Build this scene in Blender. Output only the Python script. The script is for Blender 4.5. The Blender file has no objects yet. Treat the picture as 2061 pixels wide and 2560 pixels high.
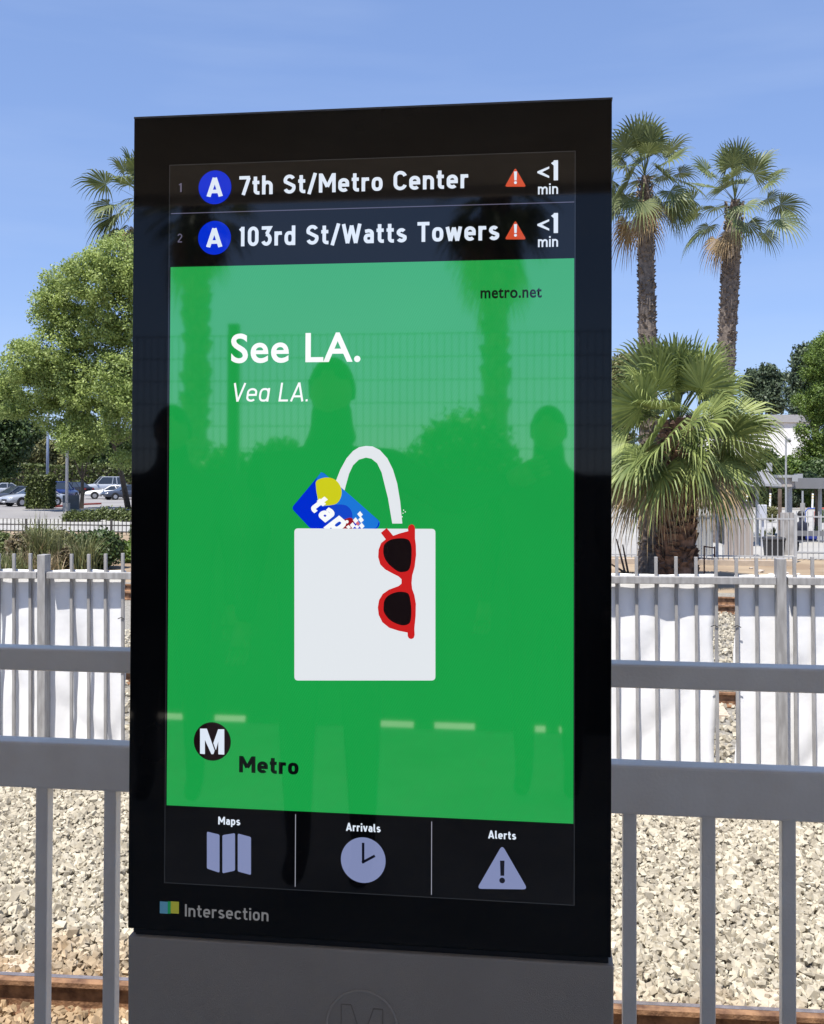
import bpy, bmesh, math, random
import numpy as np
from mathutils import Vector, Matrix
R = math.radians
random.seed(4); rng = np.random.default_rng(4)
scene = bpy.context.scene
COL = scene.collection

# ------------------------------------------------------------------ camera
FPX, PX0, PY0 = 2600.0, 1030.5, 1146.14          # focal length and principal point in photo pixels (2061 x 2560)
YAW, PITCH, ROLL, ZC = 0.1264, 0.0149, 0.0038, 1.5
fw = Vector((-math.sin(YAW)*math.cos(PITCH), math.cos(YAW)*math.cos(PITCH), math.sin(PITCH)))
rt = Vector((math.cos(YAW), math.sin(YAW), 0)); up = rt.cross(fw)
rt2 = rt*math.cos(ROLL) + up*math.sin(ROLL); up2 = up*math.cos(ROLL) - rt*math.sin(ROLL)
cd = bpy.data.cameras.new('camera'); cam = bpy.data.objects.new('camera', cd); COL.objects.link(cam)
cam.matrix_world = Matrix(((rt2.x, up2.x, -fw.x, 0), (rt2.y, up2.y, -fw.y, 0), (rt2.z, up2.z, -fw.z, ZC), (0, 0, 0, 1)))
cd.sensor_fit = 'VERTICAL'; cd.sensor_height = 36; cd.lens = 36*FPX/2560
cd.shift_y = (PY0-1280)/2560; cd.clip_start = 0.05; cd.clip_end = 3000
scene.camera = cam
CAM = Vector((0, 0, ZC))
def ray(px, py): return fw*FPX + rt2*(px-PX0) - up2*(py-PY0)
def at(px, py, Y):
    d = ray(px, py); return CAM + d*(Y/d.y)
def gz(px, py, z):
    d = ray(px, py); return CAM + d*((z-ZC)/d.z)

# ------------------------------------------------------------------ light
SUNV = Vector((-0.44, -1.0, 2.6)).normalized()
elev = math.asin(SUNV.z); azim = math.atan2(SUNV.x, SUNV.y)       # clockwise from +Y
w = bpy.data.worlds.new('World'); scene.world = w; w.use_nodes = True
nt = w.node_tree; nt.nodes.clear()
wo = nt.nodes.new('ShaderNodeOutputWorld'); bg = nt.nodes.new('ShaderNodeBackground'); sky = nt.nodes.new('ShaderNodeTexSky')
sky.sky_type = 'NISHITA'; sky.sun_disc = False; sky.sun_elevation = elev; sky.sun_rotation = azim
sky.air_density = 1.0; sky.dust_density = 0.0; sky.ozone_density = 2.0; sky.altitude = 0
tint = nt.nodes.new('ShaderNodeMix'); tint.data_type = 'RGBA'; tint.blend_type = 'MULTIPLY'; tint.inputs[0].default_value = 1
tint.inputs[7].default_value = (0.93, 1.16, 1.72, 1)
tc = nt.nodes.new('ShaderNodeTexCoord'); mp = nt.nodes.new('ShaderNodeMapping'); mp.inputs['Scale'].default_value = (1.2, 1.2, 9)
mp.inputs['Location'].default_value = (0.3, 0.1, 0.55)
nz = nt.nodes.new('ShaderNodeTexNoise'); nz.inputs['Scale'].default_value = 1.7; nz.inputs['Detail'].default_value = 5
cr = nt.nodes.new('ShaderNodeValToRGB'); cr.color_ramp.elements[0].position = .45; cr.color_ramp.elements[1].position = .85
cr.color_ramp.elements[0].color = (0, 0, 0, 1); cr.color_ramp.elements[1].color = (.30, .30, .30, 1)
cl = nt.nodes.new('ShaderNodeMix'); cl.data_type = 'RGBA'; cl.inputs[7].default_value = (2.6, 3.2, 4.4, 1)
L = nt.links.new
L(tc.outputs['Generated'], mp.inputs['Vector']); L(mp.outputs[0], nz.inputs['Vector']); L(nz.outputs['Fac'], cr.inputs[0])
gm = nt.nodes.new('ShaderNodeGamma'); gm.inputs['Gamma'].default_value = 0.50; L(sky.outputs[0], gm.inputs[0]); L(gm.outputs[0], tint.inputs[6]); L(tint.outputs[2], cl.inputs[6]); L(cr.outputs[0], cl.inputs[0]); L(cl.outputs[2], bg.inputs['Color'])
bg.inputs['Strength'].default_value = 0.15; L(bg.outputs[0], wo.inputs['Surface'])
sd = bpy.data.lights.new('sun', 'SUN'); sd.energy = 5.0; sd.angle = R(.53); sd.color = (1, .95, .87)
sun = bpy.data.objects.new('sun', sd); COL.objects.link(sun); sun.rotation_euler = SUNV.to_track_quat('Z', 'Y').to_euler()
scene.view_settings.view_transform = 'Standard'; scene.view_settings.look = 'None'
scene.view_settings.exposure = 0.6; scene.view_settings.gamma = 1
scene.cycles.max_bounces = 7; scene.cycles.diffuse_bounces = 3; scene.cycles.glossy_bounces = 3; scene.cycles.transmission_bounces = 4
scene.cycles.use_denoising = True

# ------------------------------------------------------------------ materials
MATS = {}
def mat(name, col, rough=.6, metal=0, var=0, scale=5, col2=None, bump=0, bscale=60, ior=1.5, emit=None, es=1, detail=4, island=0, transl=0, stretch=None):
    if name in MATS: return MATS[name]
    m = bpy.data.materials.new(name); m.use_nodes = True; n = m.node_tree.nodes; l = m.node_tree.links.new
    b = n['Principled BSDF']; b.inputs['Roughness'].default_value = rough; b.inputs['Metallic'].default_value = metal
    b.inputs['IOR'].default_value = ior; b.inputs['Base Color'].default_value = (*col, 1)
    t = n.new('ShaderNodeTexCoord'); src = t.outputs['Object']
    if stretch:
        mm = n.new('ShaderNodeMapping'); mm.inputs['Scale'].default_value = stretch; l(src, mm.inputs[0]); src = mm.outputs[0]
    if var or col2:
        z = n.new('ShaderNodeTexNoise'); z.inputs['Scale'].default_value = scale; z.inputs['Detail'].default_value = detail; l(src, z.inputs['Vector'])
        mr = n.new('ShaderNodeMapRange'); mr.inputs[1].default_value = .35; mr.inputs[2].default_value = .65; l(z.outputs['Fac'], mr.inputs[0])
        mx = n.new('ShaderNodeMix'); mx.data_type = 'RGBA'
        c2 = col2 if col2 else tuple(min(1, c*(1+var)) for c in col); c1 = col if col2 else tuple(c*(1-var) for c in col)
        mx.inputs[6].default_value = (*c1, 1); mx.inputs[7].default_value = (*c2, 1)
        fac = mr.outputs[0]
        if island:
            g = n.new('ShaderNodeNewGeometry'); ad = n.new('ShaderNodeMath'); ad.operation = 'MULTIPLY_ADD'
            ad.inputs[1].default_value = island; l(g.outputs['Random Per Island'], ad.inputs[0])
            ml = n.new('ShaderNodeMath'); ml.operation = 'MULTIPLY'; ml.inputs[1].default_value = 1-island; l(mr.outputs[0], ml.inputs[0]); l(ml.outputs[0], ad.inputs[2]); fac = ad.outputs[0]
        l(fac, mx.inputs[0]); l(mx.outputs[2], b.inputs['Base Color'])
        if transl:
            tr = n.new('ShaderNodeBsdfTranslucent'); ms = n.new('ShaderNodeMixShader'); ms.inputs[0].default_value = transl
            l(mx.outputs[2], tr.inputs[0]); l(b.outputs[0], ms.inputs[1]); l(tr.outputs[0], ms.inputs[2]); l(ms.outputs[0], n['Material Output'].inputs[0])
    if bump:
        z2 = n.new('ShaderNodeTexNoise'); z2.inputs['Scale'].default_value = bscale; z2.inputs['Detail'].default_value = 3; l(src, z2.inputs['Vector'])
        bp = n.new('ShaderNodeBump'); bp.inputs['Strength'].default_value = bump; bp.inputs['Distance'].default_value = .02
        l(z2.outputs['Fac'], bp.inputs['Height']); l(bp.outputs[0], b.inputs['Normal'])
    if emit:
        b.inputs['Emission Color'].default_value = (*emit, 1); b.inputs['Emission Strength'].default_value = es
    MATS[name] = m; return m
def s2l(r, g, b): return tuple(((c/255+.055)/1.055)**2.4 if c > 10 else c/255/12.92 for c in (r, g, b))

# ------------------------------------------------------------------ object helpers
def tag(o, label=None, cat=None, group=None, kind=None):
    if label: o['label'] = label
    if cat: o['category'] = cat
    if group: o['group'] = group
    if kind: o['kind'] = kind
    return o
def empty(name, loc=(0, 0, 0), rz=0):
    o = bpy.data.objects.new(name, None); COL.objects.link(o); o.location = loc; o.rotation_euler = (0, 0, rz); o.empty_display_size = .2
    return o
def link(name, me, parent=None, loc=None):
    o = bpy.data.objects.new(name, me); COL.objects.link(o)
    if parent: o.parent = parent
    if loc is not None: o.location = loc
    return o
def copy_tree(o, parent=None):
    c = o.copy(); COL.objects.link(c); c.parent = parent
    for ch in list(o.children): copy_tree(ch, c)
    return c
def mesh_np(name, V, F, m, smooth=False):
    V = np.asarray(V, dtype=np.float32).reshape(-1, 3); F = np.asarray(F, dtype=np.int32); k = F.shape[1]
    me = bpy.data.meshes.new(name); me.vertices.add(len(V)); me.vertices.foreach_set('co', V.ravel())
    me.loops.add(F.size); me.loops.foreach_set('vertex_index', F.ravel()); me.polygons.add(len(F))
    me.polygons.foreach_set('loop_start', np.arange(0, F.size, k, dtype=np.int32))
    me.polygons.foreach_set('loop_total', np.full(len(F), k, dtype=np.int32))
    me.polygons.foreach_set('use_smooth', np.full(len(F), smooth, dtype=bool))
    me.update(calc_edges=True); me.materials.append(m); return me
class MB:
    def __init__(s): s.v = []; s.f = []
    def add(s, vs, fs):
        n = len(s.v); s.v += [tuple(v) for v in vs]; s.f += [tuple(i+n for i in f) for f in fs]; return s
    def box(s, x0, x1, y0, y1, z0, z1):
        return s.add([(x0, y0, z0), (x1, y0, z0), (x1, y1, z0), (x0, y1, z0), (x0, y0, z1), (x1, y0, z1), (x1, y1, z1), (x0, y1, z1)],
                     [(0, 3, 2, 1), (4, 5, 6, 7), (0, 1, 5, 4), (1, 2, 6, 5), (2, 3, 7, 6), (3, 0, 4, 7)])
    def obox(s, c, ax, ay, az):
        c = Vector(c); ax = Vector(ax); ay = Vector(ay); az = Vector(az); P = []
        for dz in (-1, 1):
            for dx, dy in ((-1, -1), (1, -1), (1, 1), (-1, 1)): P.append(c+ax*dx+ay*dy+az*dz)
        return s.add(P, [(0, 3, 2, 1), (4, 5, 6, 7), (0, 1, 5, 4), (1, 2, 6, 5), (2, 3, 7, 6), (3, 0, 4, 7)])
    def tube(s, pts, rad, n=8, cap=True):
        pts = [Vector(p) for p in pts]; rs = rad if isinstance(rad, (list, tuple)) else [rad]*len(pts); base = len(s.v); prev = None
        for i, p in enumerate(pts):
            d = (pts[min(i+1, len(pts)-1)]-pts[max(i-1, 0)]).normalized()
            a = prev if prev else (Vector((1, 0, 0)) if abs(d.x) < .9 else Vector((0, 1, 0)))
            a = (a - d*a.dot(d)).normalized(); prev = a; b = d.cross(a)
            for k in range(n):
                t = 2*math.pi*k/n; q = p+(a*math.cos(t)+b*math.sin(t))*rs[i]; s.v.append(tuple(q))
        for i in range(len(pts)-1):
            for k in range(n):
                s.f.append((base+i*n+k, base+i*n+(k+1) % n, base+(i+1)*n+(k+1) % n, base+(i+1)*n+k))
        if cap:
            s.f.append(tuple(base+k for k in range(n))[::-1]); s.f.append(tuple(base+(len(pts)-1)*n+k for k in range(n)))
        return s
    def prism(s, poly, y0, y1):       # polygon in x,z extruded along y
        n = len(poly); vs = [(x, y0, z) for x, z in poly]+[(x, y1, z) for x, z in poly]
        fs = [tuple(range(n)), tuple(range(2*n-1, n-1, -1))]+[(i, i+n, (i+1) % n+n, (i+1) % n) for i in range(n)]
        return s.add(vs, fs)
    def mesh(s, name, m, smooth=False, bevel=0):
        me = bpy.data.meshes.new(name); me.from_pydata(s.v, [], s.f)
        bm = bmesh.new(); bm.from_mesh(me)
        bmesh.ops.recalc_face_normals(bm, faces=bm.faces)
        if bevel: bmesh.ops.bevel(bm, geom=[e for e in bm.edges if len(e.link_faces) == 2 and e.calc_face_angle(0) > .6], offset=bevel, segments=2, affect='EDGES', profile=.5)
        bm.to_mesh(me); bm.free()
        me.polygons.foreach_set('use_smooth', [bool(smooth)]*len(me.polygons))
        me.materials.append(m); me.update(); return me
    def build(s, name, m, parent=None, smooth=False, bevel=0, loc=None):
        return link(name, s.mesh(name, m, smooth, bevel), parent, loc)

ORD = ['first', 'second', 'third', 'fourth', 'fifth', 'sixth', 'seventh', 'eighth', 'ninth']
# ------------------------------------------------------------------ palette
M_dirt = mat('dry_soil', (.23, .165, .105), .95, col2=(.33, .255, .17), scale=.6, bump=.6, bscale=9)
M_ballast = mat('ballast_bed', (.17, .155, .13), .95, col2=(.33, .31, .27), scale=28, bump=1, bscale=45)
M_asphalt = mat('sunned_asphalt', (.20, .19, .19), .9, col2=(.26, .25, .245), scale=.15, bump=.2, bscale=30)
M_conc = mat('pale_concrete', (.31, .30, .28), .9, col2=(.36, .35, .33), scale=.4, bump=.2, bscale=20)
M_plat = mat('platform_concrete', (.52, .47, .40), .85, col2=(.62, .57, .49), scale=2, bump=.2, bscale=40)

# ------------------------------------------------------------------ setting: ground sheets
G = -1.2
def sheet(name, pts, z, m, label=None):
    o = MB().add([(x, y, z) for x, y in pts], [tuple(range(len(pts)))]).build(name, m); tag(o, kind='structure'); return o
sheet('ground', [(-900, -400), (900, -400), (900, 1500), (-900, 1500)], G, M_dirt)
sheet('track_bed', [(-80, 3.05), (80, 3.05), (80, 24.5), (-80, 24.5)], G+.012, M_ballast)
sheet('road', [(-160, 45), (-10, 45), (-10, 57), (-160, 57)], G+.004, M_conc)
sheet('parking_lot', [(-200, 57.2), (-6, 57.2), (-6, 165), (-200, 165)], G+.004, M_asphalt)
sheet('bus_roadway', [(-5.9, 34.9), (60, 34.9), (60, 84), (-5.9, 84)], G+.004, M_conc)
p = MB(); p.box(-40, 40, -6, 2.66, G-.2, 0)
o = p.build('platform', M_plat); tag(o, kind='structure')
k = MB()
k.box(-5.5, 60, 84.1, 85, G, G+.15)
k.build('kerb', M_conc); tag(bpy.data.objects['kerb'], kind='structure')

# loose ballast stones (uncountable)
def rocks(n_small, area, z, smin, smax, seed):
    r = np.random.default_rng(seed)
    ico = np.array([(-1, -1, -1), (1, -1, -1), (1, 1, -1), (-1, 1, -1), (-1, -1, 1), (1, -1, 1), (1, 1, 1), (-1, 1, 1), (0, 0, 1.35), (0, 0, -1.35)])*.72
    fi = np.array([(0, 1, 5), (0, 5, 4), (1, 2, 6), (1, 6, 5), (2, 3, 7), (2, 7, 6), (3, 0, 4), (3, 4, 7), (4, 5, 8), (5, 6, 8), (6, 7, 8), (7, 4, 8), (1, 0, 9), (2, 1, 9), (3, 2, 9), (0, 3, 9)])
    n = n_small; x0, x1, y0, y1 = area
    c = np.stack([r.uniform(x0, x1, n), r.uniform(y0, y1, n), z+r.uniform(-.012, .022, n)], 1)
    s = smin+(smax-smin)*r.beta(1.2, 4.2, n)
    sc = np.stack([s*r.uniform(.8, 1.35, n), s*r.uniform(.8, 1.2, n), s*r.uniform(.5, .9, n)], 1)
    V = ico[None]*r.uniform(.5, 1.25, (n, 10, 3))*sc[:, None, :]
    q = r.normal(size=(n, 4)); q /= np.linalg.norm(q, axis=1)[:, None]; a, b, cc, d = q.T
    Rm = np.stack([np.stack([a*a+b*b-cc*cc-d*d, 2*(b*cc-a*d), 2*(b*d+a*cc)], 1), np.stack([2*(b*cc+a*d), a*a-b*b+cc*cc-d*d, 2*(cc*d-a*b)], 1), np.stack([2*(b*d-a*cc), 2*(cc*d+a*b), a*a-b*b-cc*cc+d*d], 1)], 1)
    V = np.einsum('nij,nkj->nki', Rm, V)+c[:, None, :]
    F = fi[None]+(np.arange(n)*10)[:, None, None]
    return V.reshape(-1, 3), F.reshape(-1, 3)
M_stone = mat('ballast_stone', (.235, .205, .155), .9, col2=(.56, .51, .40), scale=30, island=.75)
_n = M_stone.node_tree.nodes; _l = M_stone.node_tree.links.new     # rust dust on the stones next to the rail
_t = _n.new('ShaderNodeTexCoord'); _x = _n.new('ShaderNodeSeparateXYZ'); _l(_t.outputs['Object'], _x.inputs[0])
_a = _n.new('ShaderNodeMath'); _a.operation = 'MULTIPLY_ADD'; _l(_x.outputs['X'], _a.inputs[0]); _a.inputs[1].default_value = .085; _l(_x.outputs['Y'], _a.inputs[2])
_z = _n.new('ShaderNodeTexNoise'); _z.inputs['Scale'].default_value = 5; _l(_t.outputs['Object'], _z.inputs['Vector'])
_b = _n.new('ShaderNodeMath'); _b.operation = 'MULTIPLY_ADD'; _l(_z.outputs['Fac'], _b.inputs[0]); _b.inputs[1].default_value = -1.1; _l(_a.outputs[0], _b.inputs[2])
_m = _n.new('ShaderNodeMapRange'); _l(_b.outputs[0], _m.inputs[0]); _m.inputs[1].default_value = 4.35; _m.inputs[2].default_value = 5.1; _m.inputs[3].default_value = .75; _m.inputs[4].default_value = 0
_c = _n.new('ShaderNodeMix'); _c.data_type = 'RGBA'; _c.blend_type = 'MULTIPLY'; _l(_m.outputs[0], _c.inputs[0]); _c.inputs[7].default_value = (.78, .56, .36, 1)
_p = _n['Principled BSDF']; _l(_p.inputs['Base Color'].links[0].from_socket, _c.inputs[6]); _l(_c.outputs[2], _p.inputs['Base Color'])
V1, F1 = rocks(62000, (-4.6, 3.0, 4.5, 9.2), G+.03, .013, .052, 1)
V2, F2 = rocks(16000, (-7, 5, 9.2, 20.8), G+.03, .025, .06, 2)
o = link('gravel', mesh_np('gravel', np.concatenate([V1, V2]), np.concatenate([F1, F2+len(V1)]), M_stone))
tag(o, 'pale crushed stone ballast spread between and beside the rails', 'gravel', kind='stuff')

# ------------------------------------------------------------------ rails and ties
M_rust = mat('rusty_rail', (.09, .04, .02), .8, col2=(.30, .165, .085), scale=14, bump=.3, bscale=80)
M_railtop = mat('worn_rail_top', (.55, .45, .38), .22, metal=.8, var=.2, scale=20)
M_tie = mat('concrete_tie', (.47, .38, .29), .9, col2=(.55, .45, .35), scale=6, bump=.4, bscale=30)
def rail_prof():
    h = .17
    return [(-.07, 0), (.07, 0), (.07, .012), (.010, .03), (.009, .128), (.040, .140), (.040, .163), (.030, h), (-.030, h), (-.040, .163), (-.040, .140), (-.009, .128), (-.010, .03), (-.07, .012)]
def rail_bar(A, B, name, label, z0):
    A = Vector(A); B = Vector(B); d = (B-A).normalized(); nrm = Vector((d.y, -d.x, 0))*-1
    e = empty(name, (A+B)*.5); e.location.z = z0
    M0 = (A+B)*.5; pr = rail_prof(); n = len(pr); vs = []
    for P in (A, B):
        for y, z in pr:
            q = P+nrm*y-M0; vs.append((q.x, q.y, z))
    fs = [tuple(range(n)), tuple(range(2*n-1, n-1, -1))]+[(i, i+n, (i+1) % n+n, (i+1) % n) for i in range(n)]
    MB().add(vs, fs).build('rail_body', M_rust, e)
    m = MB(); q0 = A-M0; q1 = B-M0
    m.add([(*(q+nrm*y).xy, .1715) for q, y in ((q0, -.006), (q1, -.006), (q1, .026), (q0, .026))], [(0, 1, 2, 3)])
    m.build('running_band', M_railtop, e)
    tag(e, label, 'rail'); return e
A = gz(0, 2436, G+.17+.02); B = gz(2061, 2532, G+.17+.02); dr = (B-A).normalized(); A2 = A-dr*30; B2 = B+dr*30
perp = Vector((-dr.y, dr.x, 0)); TD = dr.copy()
rail_bar(A2, B2, 'steel_rail', 'nearest rusty rail just beyond the grey railing, bright worn top', G+.02)
rail_bar(A2-perp*1.5, B2-perp*1.5, 'steel_rail', 'rusty rail right below the platform edge', G+.02)
ctr = (A+B)*.5
ties = []
m = MB(); m.add([(-.13, -1.25, -.1), (.13, -1.25, -.1), (.13, 1.25, -.1), (-.13, 1.25, -.1), (-.105, -1.25, .045), (.105, -1.25, .045), (.105, 1.25, .045), (-.105, 1.25, .045)],
      [(0, 3, 2, 1), (4, 5, 6, 7), (0, 1, 5, 4), (1, 2, 6, 5), (2, 3, 7, 6), (3, 0, 4, 7)])
tie_me = m.mesh('concrete_tie', M_tie)
def tie(P, lab, cnt=[0]):
    o = link('railroad_tie', tie_me, None, (P.x, P.y, G+.005)); o.rotation_euler = (0, 0, math.atan2(dr.y, dr.x))
    tag(o, lab, 'railroad tie', 'concrete ties under the tracks')
tie0 = gz(1930, 2500, G)
t0 = ctr+dr*((tie0-ctr).dot(dr))
for i in range(-5, 3):
    P = t0+dr*(i*.80)-perp*.75
    tie(P, 'flat tan concrete tie under the nearest track, seen beyond the grey railing')
def far_track(Yc, lab):
    for dy, nm in ((-.72, 'near'), (.72, 'far')):
        a = Vector((-20, Yc+dy+1.0, 0)); b = Vector((20, Yc+dy-.3, 0))
        rail_bar(a, b, 'steel_rail', f'{nm} rail of the {lab}, rusty, seen through the banner gap', G+.02)
    for i in range(1, 6):
        o = link('railroad_tie', tie_me, None, (.1+i*.62, Yc+.25-(i*.02), G+.01)); o.rotation_euler = (0, 0, -.03)
        tag(o, f'tan concrete tie under the {lab} beyond the banner fence', 'railroad tie', 'concrete ties under the tracks')
far_track(12.9, 'second track'); far_track(21.2, 'third track')

# ------------------------------------------------------------------ near railing
M_rail = mat('grey_paint', (.80, .70, .57), .3, col2=(.87, .78, .65), scale=7, bump=.10, bscale=120)
YR = 2.57
rl = empty('platform_railing', (0, YR, 0))
def zpx(px, py, Y): return at(px, py, Y).z
zt, zb = zpx(0, 1619, YR), zpx(0, 1675, YR); lt, lb = zpx(0, 1853, YR), zpx(0, 1968, YR)
MB().box(-4, 4, 0, .062, zb, zt).build('upper_rail', M_rail, rl, bevel=.006)
MB().box(-4, 4, 0, .062, lb, lt).build('lower_rail', M_rail, rl, bevel=.007)
xa = at(1575.5, 2050, YR+.01).x; xb = at(1974, 2050, YR+.01).x; sp = (xb-xa)/2
pk = MB().box(-.0165, .0165, 0, .034, 0, lb+.001).prism([(-.0215, lb+.001), (-.0165, lb-.006), (.0165, lb-.006), (.0215, lb+.001)], .003, .031).mesh('picket', M_rail, bevel=.003)
xc = at(102, 2050, YR+.01).x; xd = at(273, 2050, YR+.01).x; sl = xd-xc
xs_p = [xa+sp*i for i in range(-4, 14) if xa+sp*i > -.25]+[xc+sl*i for i in range(-14, 8) if xc+sl*i < -.4]
for x in xs_p:
    if abs(x) < 3.9: link('picket', pk, rl, (x, .014, 0))
for x in (-3.95, -.32, 3.3):
    MB().box(x-.03, x+.03, .003, .059, 0, zt-.003).build('post', M_rail, rl)
tag(rl, 'grey painted steel platform railing with two thick bars and square pickets behind the kiosk', 'railing')

# ------------------------------------------------------------------ kiosk
YK = 1.7015; X0, Z1 = -.6353, .5256+ZC; SW, SH = .685, .685*16/9
GL, GRt, GT, GB = X0-.0641, X0+SW+.0582, Z1+.0825, Z1-SH-.0803
def kp(px, py):
    q = at(px, py, YK); return q.x, q.z
M_black = mat('black_glass', (.003, .003, .0035), .035, ior=1.38, col2=(.009, .009, .009), scale=4, detail=8)
M_cab = mat('black_cabinet', (.02, .02, .022), .35, var=.15, scale=12)
M_edge = mat('dark_trim', (.10, .10, .105), .4, var=.1)
M_base = mat('grey_powder_coat', (.39, .335, .27), .45, var=.05, scale=5, bump=.25, bscale=700)
M_seam = mat('dark_rubber', (.012, .012, .012), .6)
ki = empty('information_kiosk', ((GL+GRt)/2, YK, 0)); kx = (GL+GRt)/2
def KB(x0, x1, y0, y1, z0, z1): return MB().box(x0-kx, x1-kx, y0, y1, z0, z1)
KB(GL+.004, GRt-.004, .012, .20, GB-.02, GT-.003).build('cabinet', M_cab, ki, bevel=.004)
KB(GL, GRt, 0, .0119, GB, GT).build('front_glass', M_black, ki, bevel=.0015)
KB(GL-.001, GRt+.001, .002, .03, GT+.0003, GT+.0035).build('top_trim', M_edge, ki)
KB(GL+.012, GRt-.004, .006, .21, GB-.026, GB-.003).build('seam', M_seam, ki)
zt_b = GB-.0115
bp = MB(); hx0, hx1 = GL+.002-kx, GRt+.004-kx; yf, yb = -.004, .24
bp.add([(hx0+.004, yf, 0), (hx1-.006, yf, 0), (hx1-.006, yb, 0), (hx0+.004, yb, 0), (hx0, yf, zt_b), (hx1, yf, zt_b), (hx1, yb, zt_b), (hx0, yb, zt_b)],
       [(0, 3, 2, 1), (4, 5, 6, 7), (0, 1, 5, 4), (1, 2, 6, 5), (2, 3, 7, 6), (3, 0, 4, 7)])
base = bp.build('base_cover', M_base, ki, bevel=.003)
# embossed round emblem on the base; relief shading put into lighter ring, darker letter
cx, cz = kp(906, 2563); cx -= kx; rr = .0585
M_emb = mat('emblem_lit_tone', (.45, .39, .32), .4); M_emb2 = mat('emblem_shade_tone', (.26, .22, .17), .5)
ring = []
for i in range(49):
    t = 2*math.pi*i/48; ring.append((cx+rr*math.cos(t), yf-.0006, cz+rr*math.sin(t)))
MB().tube(ring, .0018, 6, cap=False).build('embossed_ring', M_emb, base)
mm = MB()
for a, b in (((-.0345, .034), (-.0345, -.045)), ((.019, .030), (.002, -.02)), ((-.0345, .034), (-.018, .034)), ((-.018, .034), (0, -.02)), ((.019, .03), (.0345, .03)), ((.0345, .03), (.0345, -.045))):
    A_ = Vector((cx+a[0], yf-.0003, cz+a[1])); B_ = Vector((cx+b[0], yf-.0003, cz+b[1])); mm.tube([A_, B_], .0008, 5)
mm.build('embossed_letter', M_emb2, base)

# screen ------------------------------------------------------------
def emis(name, rgb, es=1.0, ior=1.8, rough=.03, moire=0):
    if name in MATS: return MATS[name]
    m = mat(name, (.003, .003, .003), rough, ior=ior, emit=s2l(*rgb), es=es)
    if moire:
        n = m.node_tree.nodes; l = m.node_tree.links.new; b = n['Principled BSDF']
        t = n.new('ShaderNodeTexCoord'); wv = n.new('ShaderNodeTexWave'); wv.wave_type = 'BANDS'; wv.bands_direction = 'X'
        mp_ = n.new('ShaderNodeMapping'); mp_.inputs['Rotation'].default_value = (0, R(-28), 0); l(t.outputs['Object'], mp_.inputs[0]); l(mp_.outputs[0], wv.inputs[0])
        wv.inputs['Scale'].default_value = 85; wv.inputs['Distortion'].default_value = .6; wv.inputs['Detail'].default_value = 1
        nz_ = n.new('ShaderNodeTexNoise'); nz_.inputs['Scale'].default_value = 5; l(t.outputs['Object'], nz_.inputs['Vector'])
        mu = n.new('ShaderNodeMath'); mu.operation = 'MULTIPLY'; l(wv.outputs['Fac'], mu.inputs[0]); l(nz_.outputs['Fac'], mu.inputs[1])
        mr = n.new('ShaderNodeMapRange'); mr.inputs[1].default_value = 0; mr.inputs[2].default_value = 1; mr.inputs[3].default_value = es*(1-moire*.6); mr.inputs[4].default_value = es*(1+moire*1.8)
        l(mu.outputs[0], mr.inputs[0]); l(mr.outputs[0], b.inputs['Emission Strength'])
    return m
EXPO = 2**scene.view_settings.exposure
E = 1/EXPO
M_off = emis('screen_dark', (3, 3, 4), E, ior=1.62)
M_green = emis('screen_green', (24, 158, 70), E, ior=2.3, moire=.10)
M_white = emis('screen_white', (222, 232, 246), E)
M_bag = emis('screen_bag_white', (230, 235, 240), E*.97)
M_ink = emis('screen_black', (6, 12, 10), E)
M_blue = emis('screen_blue', (0, 44, 205), E, ior=1.6)
M_lblue = emis('screen_light_blue', (28, 118, 215), E)
M_mblue = emis('screen_mid_blue', (20, 70, 200), E)
M_lav = emis('screen_lavender', (126, 136, 176), E)
M_grey = emis('screen_grey', (95, 92, 112), E)
M_orange = emis('screen_orange', (205, 78, 48), E)
M_red = emis('screen_red', (200, 32, 32), E)
M_dred = emis('screen_dark_red', (150, 24, 36), E)
M_yel = emis('screen_yellow', (205, 205, 28), E)
M_pink = emis('screen_pink', (215, 110, 120), E)
M_lens = emis('screen_lens', (20, 12, 14), E)
M_line = emis('screen_line', (62, 66, 76), E)
sc_ = KB(X0, X0+SW, -.0008, 0.001, Z1-SH, Z1).build('screen', M_off, ki)
LAY = [0]
def sub(name, polys, m, lay):
    y = -.0008-.0004*lay; b = MB()
    for P in polys:
        b.add([(x-kx, y, z) for x, z in P], [tuple(range(len(P)))])
    me = bpy.data.meshes.new(name); me.from_pydata(b.v, [], b.f); me.materials.append(m); me.update()
    return link(name, me, sc_)
def rect(px0, py0, px1, py1):
    a = kp(px0, py0); b = kp(px1, py1); return [(a[0], b[1]), (b[0], b[1]), (b[0], a[1]), (a[0], a[1])]
def circ(c, r, n=64): return [(c[0]+r*math.cos(2*math.pi*i/n), c[1]+r*math.sin(2*math.pi*i/n)) for i in range(n)]
def rnd(P, r, n=6):               # rounded polygon
    out = []; N = len(P)
    for i in range(N):
        p0 = Vector(P[i-1]); p1 = Vector(P[i]); p2 = Vector(P[(i+1) % N]); a = (p0-p1); b = (p2-p1)
        ra = min(r, a.length*.45, b.length*.45); A_ = p1+a.normalized()*ra; B_ = p1+b.normalized()*ra
        for k_ in range(n+1):
            t = k_/n; q = A_*(1-t)**2+p1*2*t*(1-t)+B_*t*t; out.append((q.x, q.y))
    return out
def smooth_poly(P, n=4):
    out = []; N = len(P)
    for i in range(N):
        p0, p1, p2, p3 = [Vector(P[(i+j) % N]) for j in (-1, 0, 1, 2)]
        for k_ in range(n):
            t = k_/n; q = .5*((2*p1)+(p2-p0)*t+(2*p0-5*p1+4*p2-p3)*t*t+(3*p1-p0-3*p2+p3)*t**3); out.append((q.x, q.y))
    return out
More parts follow.
